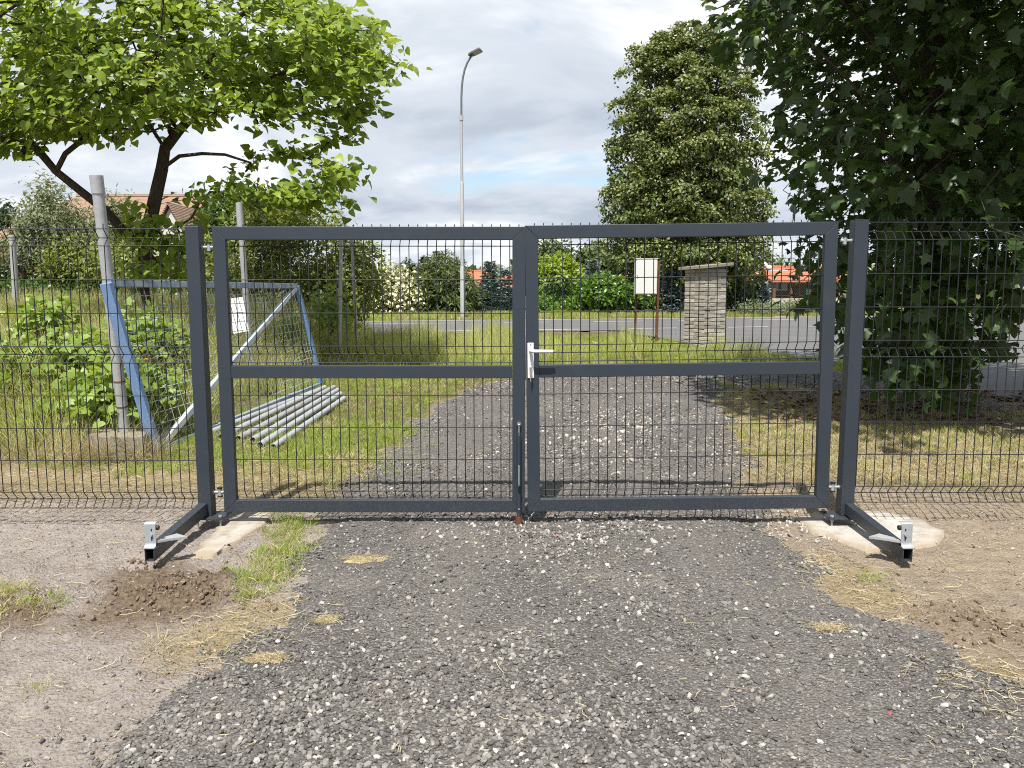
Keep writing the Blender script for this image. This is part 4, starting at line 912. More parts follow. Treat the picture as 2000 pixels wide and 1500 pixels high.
# shrubs and trees beyond the road, from one end of the street to the other
bush('silver_tree', 'silvery feathery tree with a pointed top before the red roofed house', 'tree', [E(100, 450, 42, 38, 25, 1.3), E(95, 495, 62, 38, 25, 1.4), E(97, 400, 18, 42, 25, .5, .8)], 520, 0, SL, m_sil, 22, .24, 14, (.14, .24), .14, 2.6, .4, None, .16, rb=.14)
bush('silver_tree', 'rounded silvery tree nearest the catalpa trunk', 'tree', [E(205, 485, 52, 38, 25.5, 1.4), E(170, 470, 40, 32, 25.5, 1.1), E(222, 430, 20, 40, 25.5, .6)], 420, 0, SL, m_sil, 22, .24, 14, (.14, .24), .14, 2.6, .4, None, .16, rb=.13)
bush('garden_shrub', 'olive green shrub at the edge of the picture below the dark tree', 'shrub', [E(-5, 535, 35, 22, 24.5, .9), E(-60, 520, 50, 40, 24.5, 1.0)], 300, 0, OV, m_cot, 18, .2, 8, (.10, .18), .1)
bush('far_tree', 'small dark tree far off beside the tiled roof', 'tree', [E(2, 440, 32, 26, 44, 1.4)], 120, 0, OV, m_dk, 16, .3, 6, (.2, .35), .1, rb=.15)
bush('garden_shrub', 'leafy light shrub behind the dark hedge and catalpa trunk', 'shrub', [E(160, 520, 70, 40, 24.2, 1.2), E(240, 525, 60, 40, 24.0, 1.2)], 330, 0, OV, m_shr, 20, .18, 8, (.10, .19), .1)
bush('garden_shrub', 'shrub between the small blue sign and the catalpa trunk', 'shrub', [E(335, 545, 45, 45, 24.6, 1.2), E(390, 520, 55, 60, 25, 1.2)], 300, 0, OV, m_shr, 18, .2, 8, (.10, .18), .1)
bush('clipped_hedge', 'dark green broadleaf hedge along the far verge', 'hedge', [E(x, 582 - (x % 3) * 3, 55, 34, 23.4 + x * .002, .8) for x in range(-60, 250, 42)], 560, 0, OV, m_hed, 20, .13, 12, (.09, .15), .08, 3.2)
bush('roadside_shrub', 'large olive shrub standing behind the pair of old grey posts', 'shrub', [E(600, 500, 100, 90, 16.4, .9), E(540, 455, 72, 62, 16.5, .8), E(680, 560, 56, 72, 16.2, .7), E(500, 520, 58, 78, 16.5, .8), E(640, 600, 66, 58, 16.2, .6), E(700, 520, 34, 52, 16.3, .6)], 900, 0, OV, m_shr, 20, .15, 16, (.07, .12), .12, 2.6, puff=.2)
bush('garden_tree', 'green rounded tree rising behind the slim galvanised pole', 'tree', [E(475, 415, 45, 42, 33, 1.2), E(525, 430, 40, 35, 33, 1.0), E(440, 440, 40, 40, 33, 1.0)], 260, 0, OV, m_hed, 20, .3, 10, (.16, .28), .14, rb=.15)
bush('white_flowering_shrub', 'shrub covered in creamy white blossom', 'shrub', [E(765, 575, 40, 38, 29.2, 1.0), E(740, 560, 32, 42, 29, .9), E(790, 590, 32, 25, 29, .8)], 320, 0, OV, m_shr, 16, .2, 8, (.10, .17), .1, extra=(m_cream, 4200, (.10, .17)))
bush('cotoneaster_shrub', 'big domed narrow-leaved shrub beside the lamp post', 'shrub', [E(865, 560, 52, 52, 30, 1.2), E(845, 580, 42, 35, 29.8, 1.1), E(900, 585, 40, 32, 29.8, 1.1)], 300, 0, SL, m_cot, 34, .2, 10, (.16, .27), .06, 3.5, puff=.26)
bush('globe_tree', 'bright lime ball-headed tree on a slim trunk', 'tree', [E(1085, 545, 44, 38, 31.5, .9), E(1060, 555, 35, 30, 31.5, .7)], 260, 0, OV, m_glo, 30, .16, 8, (.13, .22), .04, 4.0, .45, rb=.07, puff=.22)
bush('laurel_shrub', 'glossy green laurel beside the white cabinet', 'shrub', [E(1165, 582, 36, 32, 30.2, .9), E(1205, 585, 34, 30, 30.2, .9), E(1185, 565, 30, 22, 30.3, .7)], 240, 0, OV, m_lau, 32, .16, 10, (.13, .22), .07, 3.5, puff=.2)
bush('low_shrub', 'low green shrub under the lime ball-headed tree', 'shrub', [E(1060, 600, 26, 16, 30, .6), E(1110, 602, 20, 12, 30, .5)], 130, 0, OV, m_lau, 18, .14, 5, (.10, .17), .08)
bush('low_shrub', 'low mixed shrub behind the legs of the white cabinet', 'shrub', [E(1262, 596, 26, 20, 30.6, .7), E(1235, 604, 16, 10, 30.6, .5)], 140, 0, OV, m_hed, 18, .16, 5, (.11, .18), .08)
bush('low_shrub', 'dark leafy shrub just beside the brick pillar', 'shrub', [E(1440, 585, 18, 28, 31, .6), E(1430, 600, 18, 16, 31, .5)], 130, 0, OV, m_dk, 18, .16, 5, (.11, .18), .08)
bush('garden_tree', 'rounded mid green tree far behind the laurel', 'tree', [E(1165, 520, 38, 30, 44, 1.2), E(1185, 530, 25, 22, 44, .9)], 200, 0, OV, m_far, 22, .3, 8, (.2, .35), .1, rb=.12)
bush('garden_tree', 'sparse tree peeping over the lime ball-headed tree', 'tree', [E(1075, 495, 28, 22, 44, .9), E(1095, 510, 18, 18, 44, .7)], 110, 0, OV, m_far, 16, .28, 8, (.2, .32), .12, rb=.1)
bush('garden_tree', 'small dark tree between the red roofs', 'tree', [E(800, 525, 12, 10, 62, .6), E(790, 532, 10, 10, 62, .6)], 60, 0, OV, m_dk, 14, .22, 5, (.2, .32), .1, rb=.08)
bush('garden_tree', 'leafy tree peeping behind the two globe lanterns', 'tree', [E(1500, 530, 22, 22, 50, .9), E(1530, 540, 25, 15, 50, .8)], 130, 0, OV, m_far, 16, .3, 8, (.2, .35), .1, rb=.1)
bush('low_shrub', 'low silvery ground cover shrub before the timber house', 'shrub', [E(1490, 604, 50, 8, 29.8, .6), E(1560, 602, 40, 9, 30.5, .6)], 200, 0, SL, m_sil, 18, .12, 8, (.09, .15), .06)
def spruce(label, px, ptop, pbot, Y, wpx, mat, n=1, name='blue_spruce'):
    top = at(px, ptop, Y); b = np.array((top.x, top.y, float(gz(top.x, top.y)) - .02)); h = top.z - b[2]; wr = wpx * Y / F_PX; t = thing(name, b, label, 'conifer', 'spruces beyond the road')
    MB().tube([(0, 0, 0), (0, 0, h * .6), (0, 0, h)], [h * .022, h * .012, .008], 6).build('trunk', M_BARK2, t, True, local=True)
    P, A, Sz = [], [], []; tiers = max(12, int(h / .13))
    for k in range(tiers):
        f = (k + .4) / tiers; z0 = h * (.05 + .93 * f) + random.gauss(0, .05); rr = wr * (1 - f) ** .8 + .05; nb = max(5, int(13 * (1 - f) + 4)); ph = random.random() * 6
        for j in range(nb):
            a = ph + j * 2 * math.pi / nb + random.gauss(0, .12); L_ = rr * random.uniform(.72, 1.12); d = np.array([math.cos(a), math.sin(a), .0])
            m = max(3, int(L_ / .07))
            for i in range(m):
                u = (i + .7) / m; p = d * L_ * u + np.array([0, 0, z0 + random.gauss(0, .05) + L_ * (.10 * u - .28 * u * u + (.30 * u ** 3))])
                for sd in (-1, 0, 1, -.5, .5, 0):
                    P.append(p + RNG.normal(0, .02, 3)); A.append(d + sd * .95 * np.array([-d[1], d[0], 0]) + np.array([0, 0, random.uniform(-.1, .35)])); Sz.append(random.uniform(.17, .28) * (1.15 - .45 * u))
    P = np.array(P); A = unit(np.array(A)); nn = unit(np.array([0, 0, 1.0]) + RNG.normal(0, .5, P.shape)); nn = unit(nn - A * (A * nn).sum(1, keepdims=True)); o = link('foliage', leaf_mesh('foliage', P, (np.cross(A, nn), A, nn), np.array(Sz), tmpl_slim(.17), mat), t); o['kind'] = 'stuff'
m_bsp = m_leaf('blue_spruce_needles', (0.13, 0.18, 0.165), (0.30, 0.37, 0.355), .08, .6, (0.2, 0.26, 0.24)); m_dsp = m_leaf('dark_spruce_needles', (0.018, 0.036, 0.018), (0.045, 0.075, 0.035), .08, .6)
spruce('blue spruce with a long top shoot behind the lamp post', 957, 510, 605, 31, 30, m_bsp); spruce('blue spruce next to the gate centre gap', 986, 520, 605, 31.6, 26, m_bsp)
spruce('dense blue spruce between the white cabinet and the brick pillar', 1316, 505, 605, 30.5, 36, m_bsp); spruce('grey blue spruce farther off above the laurel', 1158, 505, 600, 40, 30, m_bsp)
spruce('slim dark spruce tip over the domed shrub, the shorter one', 829, 498, 600, 48, 28, m_dsp, name='dark_spruce'); spruce('slim dark spruce tip over the domed shrub, the taller one', 853, 494, 600, 46, 22, m_dsp, name='dark_spruce')
spruce('small grey green spruce before the timber house', 1487, 548, 605, 31.5, 20, m_bsp)
# young maple sprouts and weeds in the long grass
for px, py, rx, ry, Y, lab, n in ((85, 655, 55, 60, 8.6, 'pale green sprouting weed in the long grass at the picture edge', 105), (160, 722, 75, 60, 7.7, 'broad leafed sprouts beside the leaning galvanised pole', 140), (275, 660, 35, 45, 8.6, 'leafy sprouts seen through the leaning blue frame', 60), (218, 775, 55, 45, 7.05, 'low leafy weed behind the concrete block', 85), (645, 610, 32, 42, 13.6, 'leafy sprouts behind the pair of old grey posts', 50), (300, 760, 30, 50, 7.6, 'dark leafy weed low behind the blue frame', 50), (35, 740, 45, 55, 7.6, 'leafy weed at the picture edge beside the pale sprouts', 50), (100, 810, 40, 24, 7.2, 'low weed between the picture edge and the concrete block', 36), (330, 690, 30, 40, 9.0, 'tall green weed behind the gate post', 46), (560, 660, 36, 30, 12.5, 'green weed below the brace end of the old frame', 40)):
    bush('leafy_sprout', lab, 'weed', [E(px, py, rx, ry, Y, .3)], n, 0, MPL, m_wee, 6, .09, 8, (.07, .13), .1, 2.2, .6, dmin=.07)
# ================================================================== grass, straw, litter
def blades(n, h, spread, wd, lean, seed, mat, curl=.35):
    rg = np.random.default_rng(seed); V, Fs, rd = [], [], []
    for i in range(n):
        a = rg.uniform(0, 6.28); r = spread * rg.random() ** .5; b = np.array([math.cos(a) * r, math.sin(a) * r, -.01]); hh = h * rg.uniform(.5, 1.15); ln = rg.normal(0, lean, 2) + np.array([math.cos(a), math.sin(a)]) * lean * .8
        q = rg.uniform(0, 6.28); s = np.array([math.cos(q), math.sin(q), 0]) * wd * rg.uniform(.7, 1.3); k = len(V)
        for t, f in ((0, 1), (.45, .8), (.8, .45)):
            c = b + np.array([ln[0] * hh * t ** 1.7, ln[1] * hh * t ** 1.7, hh * (t - curl * t * t * np.hypot(*ln))]); V += [c - s * f, c + s * f]
        c = b + np.array([ln[0] * hh, ln[1] * hh, hh * (1 - curl * np.hypot(*ln))]); V.append(c)
        Fs += [(k, k + 1, k + 3), (k, k + 3, k + 2), (k + 2, k + 3, k + 5), (k + 2, k + 5, k + 4), (k + 4, k + 5, k + 6)]; rd += [rg.random()] * 5
    return mesh_np('tuft', np.array(V), np.array(Fs, np.int32), mat, False, face_attr=rd)
m_grs = m_leaf('lawn_grass', (0.20, 0.285, 0.05), (0.38, 0.45, 0.13), .35, .5, spec=.25); m_yel = m_leaf('dry_grass', (0.36, 0.30, 0.155), (0.62, 0.55, 0.33), .3, .65, (0.42, 0.34, 0.14), spec=.2); m_tall = m_leaf('long_grass', (0.27, 0.32, 0.09), (0.58, 0.58, 0.28), .35, .6, spec=.2)
SHORT = [blades(22, .075, .05, .0022, .45, i, m_grs) for i in range(5)] + [blades(18, .07, .05, .0020, .6, 20 + i, m_yel) for i in range(4)]
def spots(n, x0, x1, y0, y1, prob):
    x, y = sample(n, x0, x1, y0, y1); k = RNG.random(n) < prob(x, y); x, y = x[k], y[k]; z = ground_z(x, y); return np.stack([x, y, z], 1)
def yaw(n, t=.12): return np.stack([RNG.normal(0, t, n), RNG.normal(0, t, n), RNG.uniform(0, 6.28, n)], 1)
def dryness(x, y):
    d = sstep(-1.0, .2, x - .3) * .72 * (1 - sstep(9, 12, y)) + .85 * (1 - sstep(5.4, 6.6, y)) + sstep(.5, .7, fbm(x, y, .9, 3)) * .5
    return np.clip(d + .12 - .5 * sstep(0, .1, sdist(x, y, TUFT_L)), .05, .95)
P = np.vstack([spots(26000, -4.4, 4.8, 3.4, 8, lambda x, y: (grass_mask(x, y) * .62 + .10 * (y > 5.4) * sstep(.45, .0, drive_d(x, y)) * (drive_d(x, y) > -.1)) * (np.abs(x / y) < .72)), spots(30000, -9, 9, 8, 17.5, lambda x, y: grass_mask(x, y) * .6 * (np.abs(x / y) < .72))])
n = len(P); dry = RNG.random(n) < dryness(P[:, 0], P[:, 1]); idx = np.where(dry, RNG.integers(5, 9, n), RNG.integers(0, 5, n))
scatter('lawn', SHORT, P, yaw(n), RNG.uniform(.6, 1.25, n) * (1 + .5 * sstep(8, 13, P[:, 1])), idx, 'short green and yellowed grass either side of the driveway', 'grass')
FARG = [blades(26, .14, .16, .006, .4, 40 + i, m_grs) for i in range(4)] + [blades(20, .16, .16, .006, .4, 50 + i, m_yel) for i in range(2)]
P = spots(16000, -22, 20, 19, 33, lambda x, y: ((road_s(x, y) > 24.75) & (road_s(x, y) < 28.6)).astype(float)); n = len(P)
scatter('verge_grass', FARG, P, yaw(n), RNG.uniform(.6, 1.3, n), np.where(RNG.random(n) < .25, RNG.integers(4, 6, n), RNG.integers(0, 4, n)), 'grass strip along the far side of the road', 'grass')
TALL = [blades(24, .75, .10, .0048, .28, 60 + i, m_tall) for i in range(5)] + [blades(22, .85, .10, .0040, .35, 70 + i, m_yel) for i in range(3)] + [blades(18, .5, .1, .006, .4, 80 + i, m_grs) for i in range(2)]
LONG = wpoly([(-250, 890), (0, 892), (120, 895), (170, 885), (285, 878), (330, 862), (470, 775), (600, 735), (640, 700), (705, 680), (712, 655), (560, 640), (-300, 645)])
P = spots(26000, -10.5, -1.6, 6.2, 17, lambda x, y: sstep(-.15, .35, sdist(x, y, LONG) + (fbm(x, y, 1, 3) - .5) * .6) * .55 * (np.abs(x / y) < .75)); n = len(P)
sc = RNG.uniform(.65, 1.28, n) * (.6 + .6 * sstep(0, 1.2, sdist(P[:, 0], P[:, 1], LONG)))
scatter('long_grass', TALL, P, yaw(n, .15), sc, RNG.choice(10, n, p=[.13, .13, .13, .12, .12, .07, .07, .07, .08, .08]), 'tall seeding meadow grass around the leaning pole and blue frame', 'grass')
P = spots(2500, -4, 6, 12.5, 17.4, lambda x, y: (fbm(x, y, 1.2, 3) > .6) * grass_mask(x, y)); n = len(P)
scatter('roadside_weeds', TALL[:5], P, yaw(n, .2), RNG.uniform(.3, .75, n), RNG.integers(0, 5, n), 'taller grass stalks along the near road edge', 'grass')
tf = [gp(random.uniform(140, 330), random.uniform(880, 905)) for _ in range(70)] + [gp(random.uniform(-20, 200), random.uniform(850, 910)) for _ in range(110)]
P = np.array(tf); P[:, 2] = ground_z(P[:, 0], P[:, 1]); n = len(P)
scatter('dry_tussocks', TALL[5:8] + SHORT[5:8], P, yaw(n, .5), RNG.uniform(.25, .55, n), RNG.integers(0, 3, n), 'bleached flattened grass in front of the concrete block', 'grass')
# cut dry stems lying about
def stem(seed, L_, mat):
    rg = np.random.default_rng(seed); p = [np.array([-L_ / 2 + L_ * i / 4, rg.normal(0, .06 * L_), .004 + abs(rg.normal(0, .03 * L_))]) for i in range(5)]
    q = MB().tube(p, [.0010, .0012, .0011, .0009, .0005], 3, cap=False); me = bpy.data.meshes.new('straw'); me.from_pydata(q.v, [], q.f); me.update(); me.materials.append(mat); return me
g = G('straw'); M_STRAW = g.done(g.bsdf(g.ramp(g.orand(), [(0.0, (0.26, 0.20, 0.11)), (0.5, (0.44, 0.36, 0.21)), (0.92, (0.58, 0.51, 0.34)), (1.0, (0.24, 0.26, 0.08))]), .6, 0, None, .3))
STEMS = [stem(i, L_, M_STRAW) for i, L_ in enumerate((.03, .045, .06, .08, .11, .15))]
def straw_p(x, y):
    v = np.zeros_like(x)
    for p in STRAW: v = np.maximum(v, sstep(-.2, .1, sdist(x, y, p)))
    return np.clip(v + .09 * (drive_d(x, y) < 0) + .022 + .35 * sstep(.14, 0, np.abs(drive_d(x, y))) * .5, 0, 1) * (np.abs(x / y) < .72)
P = spots(48000, -4.2, 4.8, 1.9, 7.2, straw_p); P[:, 2] = surface_z(P[:, 0], P[:, 1]) + .006; n = len(P)
scatter('straw', STEMS, P, yaw(n, .12), RNG.uniform(.6, 1.3, n), RNG.choice(6, n, p=[.28, .25, .2, .15, .08, .04]), 'dry cut grass stems scattered over soil and gravel', 'straw')
EDGE = [wpoly(p) for p in ([(520, 1005), (620, 1015), (600, 1080), (570, 1130), (520, 1175), (440, 1190), (460, 1140), (500, 1080), (530, 1040)], [(-40, 1145), (60, 1142), (105, 1175), (60, 1210), (-40, 1215)])]
def edge_p(x, y):
    v = np.zeros_like(x)
    for p in EDGE: v = np.maximum(v, sstep(-.06, .06, sdist(x, y, p) + (fbm(x, y, 5, 3) - .5) * .16))
    return v
P = spots(16000, -2.9, -1.0, 3.1, 5.0, lambda x, y: edge_p(x, y) * .17); P[:, 2] = surface_z(P[:, 0], P[:, 1]); n = len(P)
scatter('edge_grass', SHORT, P, yaw(n, .3), RNG.uniform(.4, .9, n), np.where(RNG.random(n) < np.where(P[:, 0] < -2.1, .75, .42), RNG.integers(5, 9, n), RNG.integers(0, 5, n)), 'ragged green grass growing between the footing and the gravel', 'grass')
# small heaps of sawdust-like chaff
M_CHAFF = m_plain('chaff', (0.42, 0.345, 0.20), .95, var=.4, scale=60, bump=.9, bscale=260, spec=.1)
for px, py, rx, ry, lab in ((712, 1102, .115, .055, 'oval patch of golden chaff on the gravel before the drop bolt leaf'), (640, 1222, .05, .03, 'small patch of pale chaff near the gravel edge'), (1618, 1238, .07, .03, 'small patch of yellow chaff at the gravel edge by the stop arm'), (520, 1300, .075, .03, 'small chaff patch between the soil and the gravel')):
    q = gp(px, py); V = []; Fq = []; m = 26
    for r_ in range(6):
        for j in range(m):
            a = 2 * math.pi * j / m; e = (1 - r_ / 5.5) * (1 + .18 * math.sin(3 * a + px) + .12 * math.sin(7 * a) + .08 * math.sin(13 * a)); x = q.x + rx * e * math.cos(a); y = q.y + ry * e * math.sin(a); V.append((x, y, float(surface_z(x, y)) + (.012 * min(1, r_ / 2) - (.006 if r_ == 0 else 0)) + random.gauss(0, .0015)))
    for r_ in range(5):
        for j in range(m): Fq.append((r_ * m + j, r_ * m + (j + 1) % m, (r_ + 1) * m + (j + 1) % m, (r_ + 1) * m + j))
    b = MB(); b.add(V, Fq); one('chaff_patch', b, M_CHAFF, lab, 'chaff patch', 'chaff patches on the gravel', smooth=True, base=q)
    pt = np.stack([q.x + RNG.normal(0, rx * .6, 420), q.y + RNG.normal(0, ry * .6, 420)], 1); PS = np.column_stack([pt, surface_z(pt[:, 0], pt[:, 1]) + .012]) if 'PSA' not in dir() else None
    CH = globals().setdefault('CHAFF_PTS', []); CH.append(np.column_stack([pt, surface_z(pt[:, 0], pt[:, 1]) + .011]))
P = np.vstack(CHAFF_PTS); n = len(P); scatter('chaff_bits', STEMS, P, yaw(n, .2), RNG.uniform(.35, .8, n), RNG.integers(0, 3, n), 'short golden straw bits on the chaff patches', 'straw')
# grass clumps on the soil
for px, py, k, lab in ((300, 1255, .8, 'dry pale grass clump at the foot of the dug soil'), (75, 1345, .6, 'small grass tuft at the picture edge on the bare soil'), (1700, 1135, .75, 'flattened green grass tuft beside the stop arm on the gravel edge')):
    q = gp(px, py); z = float(ground_z(q.x, q.y)); o = link('grass_clump', blades(60, .10, .075, .0016, .7, px, m_yel if px == 300 else m_grs if px == 1700 else m_tall), None, (q.x, q.y, z), None, k); tag(o, lab, 'grass clump', 'grass clumps on the soil')
# fallen leaves under the maple
M_DEAD = m_leaf('dead_leaf', (0.09, 0.055, 0.035), (0.21, 0.14, 0.085), .1, .7)
dead = [mesh_np('fallen_leaf', tmpl_maple()[0] * np.array([1, 1, 1 + i]), tmpl_maple()[1].astype(np.int32), M_DEAD, False, face_attr=np.full(len(tmpl_maple()[1]), .2 + .25 * i)) for i in range(3)]
P = spots(900, 2.9, 7, 7.9, 10, lambda x, y: (drive_d(x, y) < 0) * 1.0); P[:, 2] += .015; n = len(P); scatter('fallen_leaves', dead, P, yaw(n, .35), RNG.uniform(.05, .11, n), RNG.integers(0, 3, n), 'brown fallen leaves on the ground under the maple', 'leaf litter')
# ================================================================== old frame, poles, pipes
g = G('faded_blue_paint'); c = g.mix(g.noise(5, 5, .6), (0.12, 0.235, 0.46), (0.21, 0.34, 0.57)); c = g.mix(g.ramp(g.noise(60, 6, .75), [(0.55, 0.0), (0.66, .8)]), c, (0.42, 0.50, 0.60)); M_BLUE = g.done(g.bsdf(c, .5, 0, None, .4))
g = G('worn_blue_grey_paint'); c = g.mix(g.ramp(g.noise(9, 6, .7), [(0.42, 0.0), (0.62, 1.0)]), (0.17, 0.25, 0.38), (0.40, 0.45, 0.49)); M_BLUEG = g.done(g.bsdf(c, .5, .2, None, .4))
g = G('worn_white_paint'); c = g.mix(g.ramp(g.noise(10, 6, .7), [(0.4, 0.0), (0.6, 1.0)]), (0.36, 0.42, 0.47), (0.62, 0.66, 0.68)); M_WORN = g.done(g.bsdf(c, .5, .15, None, .4))
TL, TR, BR, BL = Vector((-3.33, 6.45, 1.47)), Vector((-2.72, 10.0, 1.49)), Vector((-2.40, 10.2, .17)), Vector((-2.985, 6.62, .05))
TL = at(207, 553, 6.45); TR = at(580, 559, 10.0)
bl_px = gp(306, 884); BL = Vector((bl_px.x, bl_px.y, float(ground_z(bl_px.x, bl_px.y)) + .03)); BR = TR + (BL - TL); BR.z = float(ground_z(BR.x, BR.y)) + .03
pn = (TR - TL).cross(BL - TL).normalized()
t = thing('old_gate', BL, 'old blue steel gate frame with mesh and diagonal brace, propped askew behind the fence', 'old gate')
q = MB(); q.bar(TL, BL, .05, .088, pn); q.build('stile', M_BLUE, t, bevel=.004)
q = MB(); q.bar(TR, BR, .05, .05, pn); q.build('stile', M_BLUE, t, bevel=.003)
e = (TR - TL).normalized(); q = MB(); q.bar(TL + e * .03, TR - e * .03, .06, .05, pn); q.build('top_rail', M_BLUEG, t, bevel=.003)
q = MB(); q.bar(BL + e * .03, BR - e * .03, .05, .05, pn); q.build('bottom_rail', M_BLUEG, t, bevel=.003)
dg = (TR - BL).normalized(); q = MB(); q.bar(BL + dg * .08, TR - dg * .06, .052, .05, pn); q.build('brace', M_WORN, t, bevel=.003)
Mw = m_plain('old_galvanised_wire', (0.52, 0.58, 0.58), .5, .2)
for i in range(1, 36):
    f = i / 36; a = TL.lerp(TR, f) + pn * .02; b = BL.lerp(BR, f) + pn * .02; q = MB(); q.tube([a, b], .0036, 4, cap=False); q.build('upright_wire', Mw, t)
for i in range(1, 14):
    f = i / 14; a = TL.lerp(BL, f) + pn * .025; b = TR.lerp(BR, f) + pn * .025; q = MB(); q.tube([a, b], .0036, 4, cap=False); q.build('level_wire', Mw, t)
M_OLDC = m_plain('old_concrete', (0.28, 0.25, 0.205), .92, var=.35, scale=12, bump=.7, bscale=50, spec=.15)
def pole(name, label, cat, pts, r, mat, cap=None, bands=(), block=None, group=None, base=None):
    b = Vector(base if base is not None else pts[0]); t = thing(name, b, label, cat, group)
    q = MB(); q.tube(pts, r, 14); q.build('tube', mat, t, True)
    a, z = Vector(pts[0]), Vector(pts[-1]); d = (z - a).normalized()
    if cap: q = MB(); q.tube([z - d * cap, z + d * .002, z + d * .008], [r * 1.14, r * 1.14, r * .85], 14); q.build('cap', M_GALV, t, True)
    for f in bands: p = a.lerp(z, f); q = MB(); q.tube([p - d * .006, p + d * .006], r * 1.06, 14, cap=False); q.build('wire_band', M_RUST, t, True)
    return t
B0 = at(245, 840, 6.72); T0 = at(188, 343, 6.5)
t = pole('leaning_pole', 'thick galvanised pole leaning out of a concrete block, with a pale cap', 'pole', [B0 - Vector((0, 0, .1)), T0], .045, M_GALV, .14, (.14, .24, .60))
# its concrete block
blk = [at(172, 872, 6.55), at(215, 872, 6.42), at(283, 866, 6.5), at(288, 850, 6.75), at(275, 840, 6.95), at(205, 846, 6.9)]
import bmesh
bm = bmesh.new(); top_z = B0.z - .005; vs_ = [bm.verts.new(Vector((p.x, p.y, top_z + random.gauss(0, .008))) - B0) for p in blk]; f = bm.faces.new(vs_); r_ = bmesh.ops.extrude_face_region(bm, geom=[f])
for v in r_['geom']:
    if isinstance(v, bmesh.types.BMVert): v.co.z = -.36 ; v.co.x *= 1.05
bmesh.ops.recalc_face_normals(bm, faces=bm.faces); bmesh.ops.subdivide_edges(bm, edges=bm.edges, cuts=3, use_grid_fill=True)
for v in bm.verts: v.co += Vector(RNG.normal(0, .007, 3))
me = bpy.data.meshes.new('concrete_block'); bm.to_mesh(me); bm.free(); me.materials.append(M_OLDC); o = link('concrete_block', me, t); o.location = (Vector(B0) - Vector(t.location))
q = MB(); p = B0.lerp(T0, .28); q.box(tuple(p + Vector((.03, -.02, -.02))), tuple(p + Vector((.06, .02, .02)))); q.build('bracket_stub', M_RUST, t)
b = at(488, 712, 10.4); zb = float(gz(b.x, b.y)); pole('slim_pole', 'slim galvanised pole with a rust streak behind the gate leaf', 'pole', [Vector((at(492, 720, 10.4).x, 10.4, zb - .1)), at(467, 397, 10.3)], .04, M_GALVR, .30)
b = at(34, 640, 14.5); pole('old_fence_post', 'grey steel fence post near the picture edge behind the long grass', 'fence post', [Vector((at(34, 650, 14.5).x, 14.5, float(gz(b.x, 14.5)) - .1)), at(24, 460, 14.5)], .055, M_GALV, .08, group='old grey fence posts')
for px0, px1, yb, Y, lab in ((663, 666, 702, 11.6, 'pale old fence post, the lighter of the pair in the tall grass clump'), (698, 687, 690, 12.6, 'brownish old fence post, the duller of the pair in the tall grass clump')):
    a = gp(px0, yb); Y = a.y; pole('old_fence_post', lab, 'fence post', [a - Vector((0, 0, .1)), at(px1, 468, Y)], .031 if px0 == 663 else .029, M_GALV if px0 == 663 else M_GALVR, .05, (.55,) if px0 == 663 else (), group='old grey fence posts')
# small white board hanging on the slim pole's side of the frame
M_BOARD = m_plain('white_board', (0.66, 0.67, 0.66), .6, var=.1)
A, B, C, Dd = at(451, 583, 9.2), at(474, 580, 9.2), at(486, 646, 9.05), at(455, 652, 9.05); q = MB(); q.prism([A, Dd, C, B], (0, .012, 0)); t_ = one('white_board', q, M_BOARD, 'small white board leaning behind the old frame mesh', 'board', base=Dd)
# orange strip caught in the frame's mesh
q = MB(); q.bar(at(262, 676, 6.9), at(298, 705, 7.0), .012, .006); q.bar(at(298, 705, 7.0), at(283, 700, 7.1), .01, .006); one('orange_strip', q, m_plain('orange_plastic', (0.55, 0.17, 0.05), .5), 'bent orange plastic strip stuck in the old frame mesh', 'plastic strip', base=at(280, 690, 6.95))
# galvanised pipes lying in the grass
M_PIPE = m_galv('bright_galvanised_pipe', (0.54, 0.565, 0.59), .15)
PP = [((425, 838), (578, 776), 'pipe at the back of the pile, the weathered brown one'), ((392, 858), (612, 772), 'long pipe of the pile sticking out behind the gate post'), ((432, 862), (634, 765), 'pipe of the pile lying second behind the open dark end'), ((466, 866), (652, 765), 'pipe with the dark open end in the middle of the pile'), ((494, 869), (660, 769), 'pipe with open end beside the grass, third from the front'), ((508, 877), (665, 776), 'pipe second from the front of the pile on the grass'), ((534, 880), (672, 784), 'pipe lying at the front of the pile on the cut grass')]
for i, (a, b, lab) in enumerate(PP):
    r_ = (.033, .030, .033, .034, .031, .033, .030)[i]; A = gp(*a); B = gp(*b); A.z = float(ground_z(A.x, A.y)) + r_ - .002; B.z = float(ground_z(B.x, B.y)) + r_ + .004; q = MB(); q.pipe(A, B, r_, r_ - .005, 18); q.tube([A.lerp(B, .3), A.lerp(B, .302)], r_ * 1.03, 14, cap=False) if i % 2 else None
    one('galvanised_pipe', q, M_GALVR if i in (0, 3) else M_PIPE, 'galvanised ' + lab, 'pipe', 'galvanised pipes piled on the grass', smooth=True, base=A)

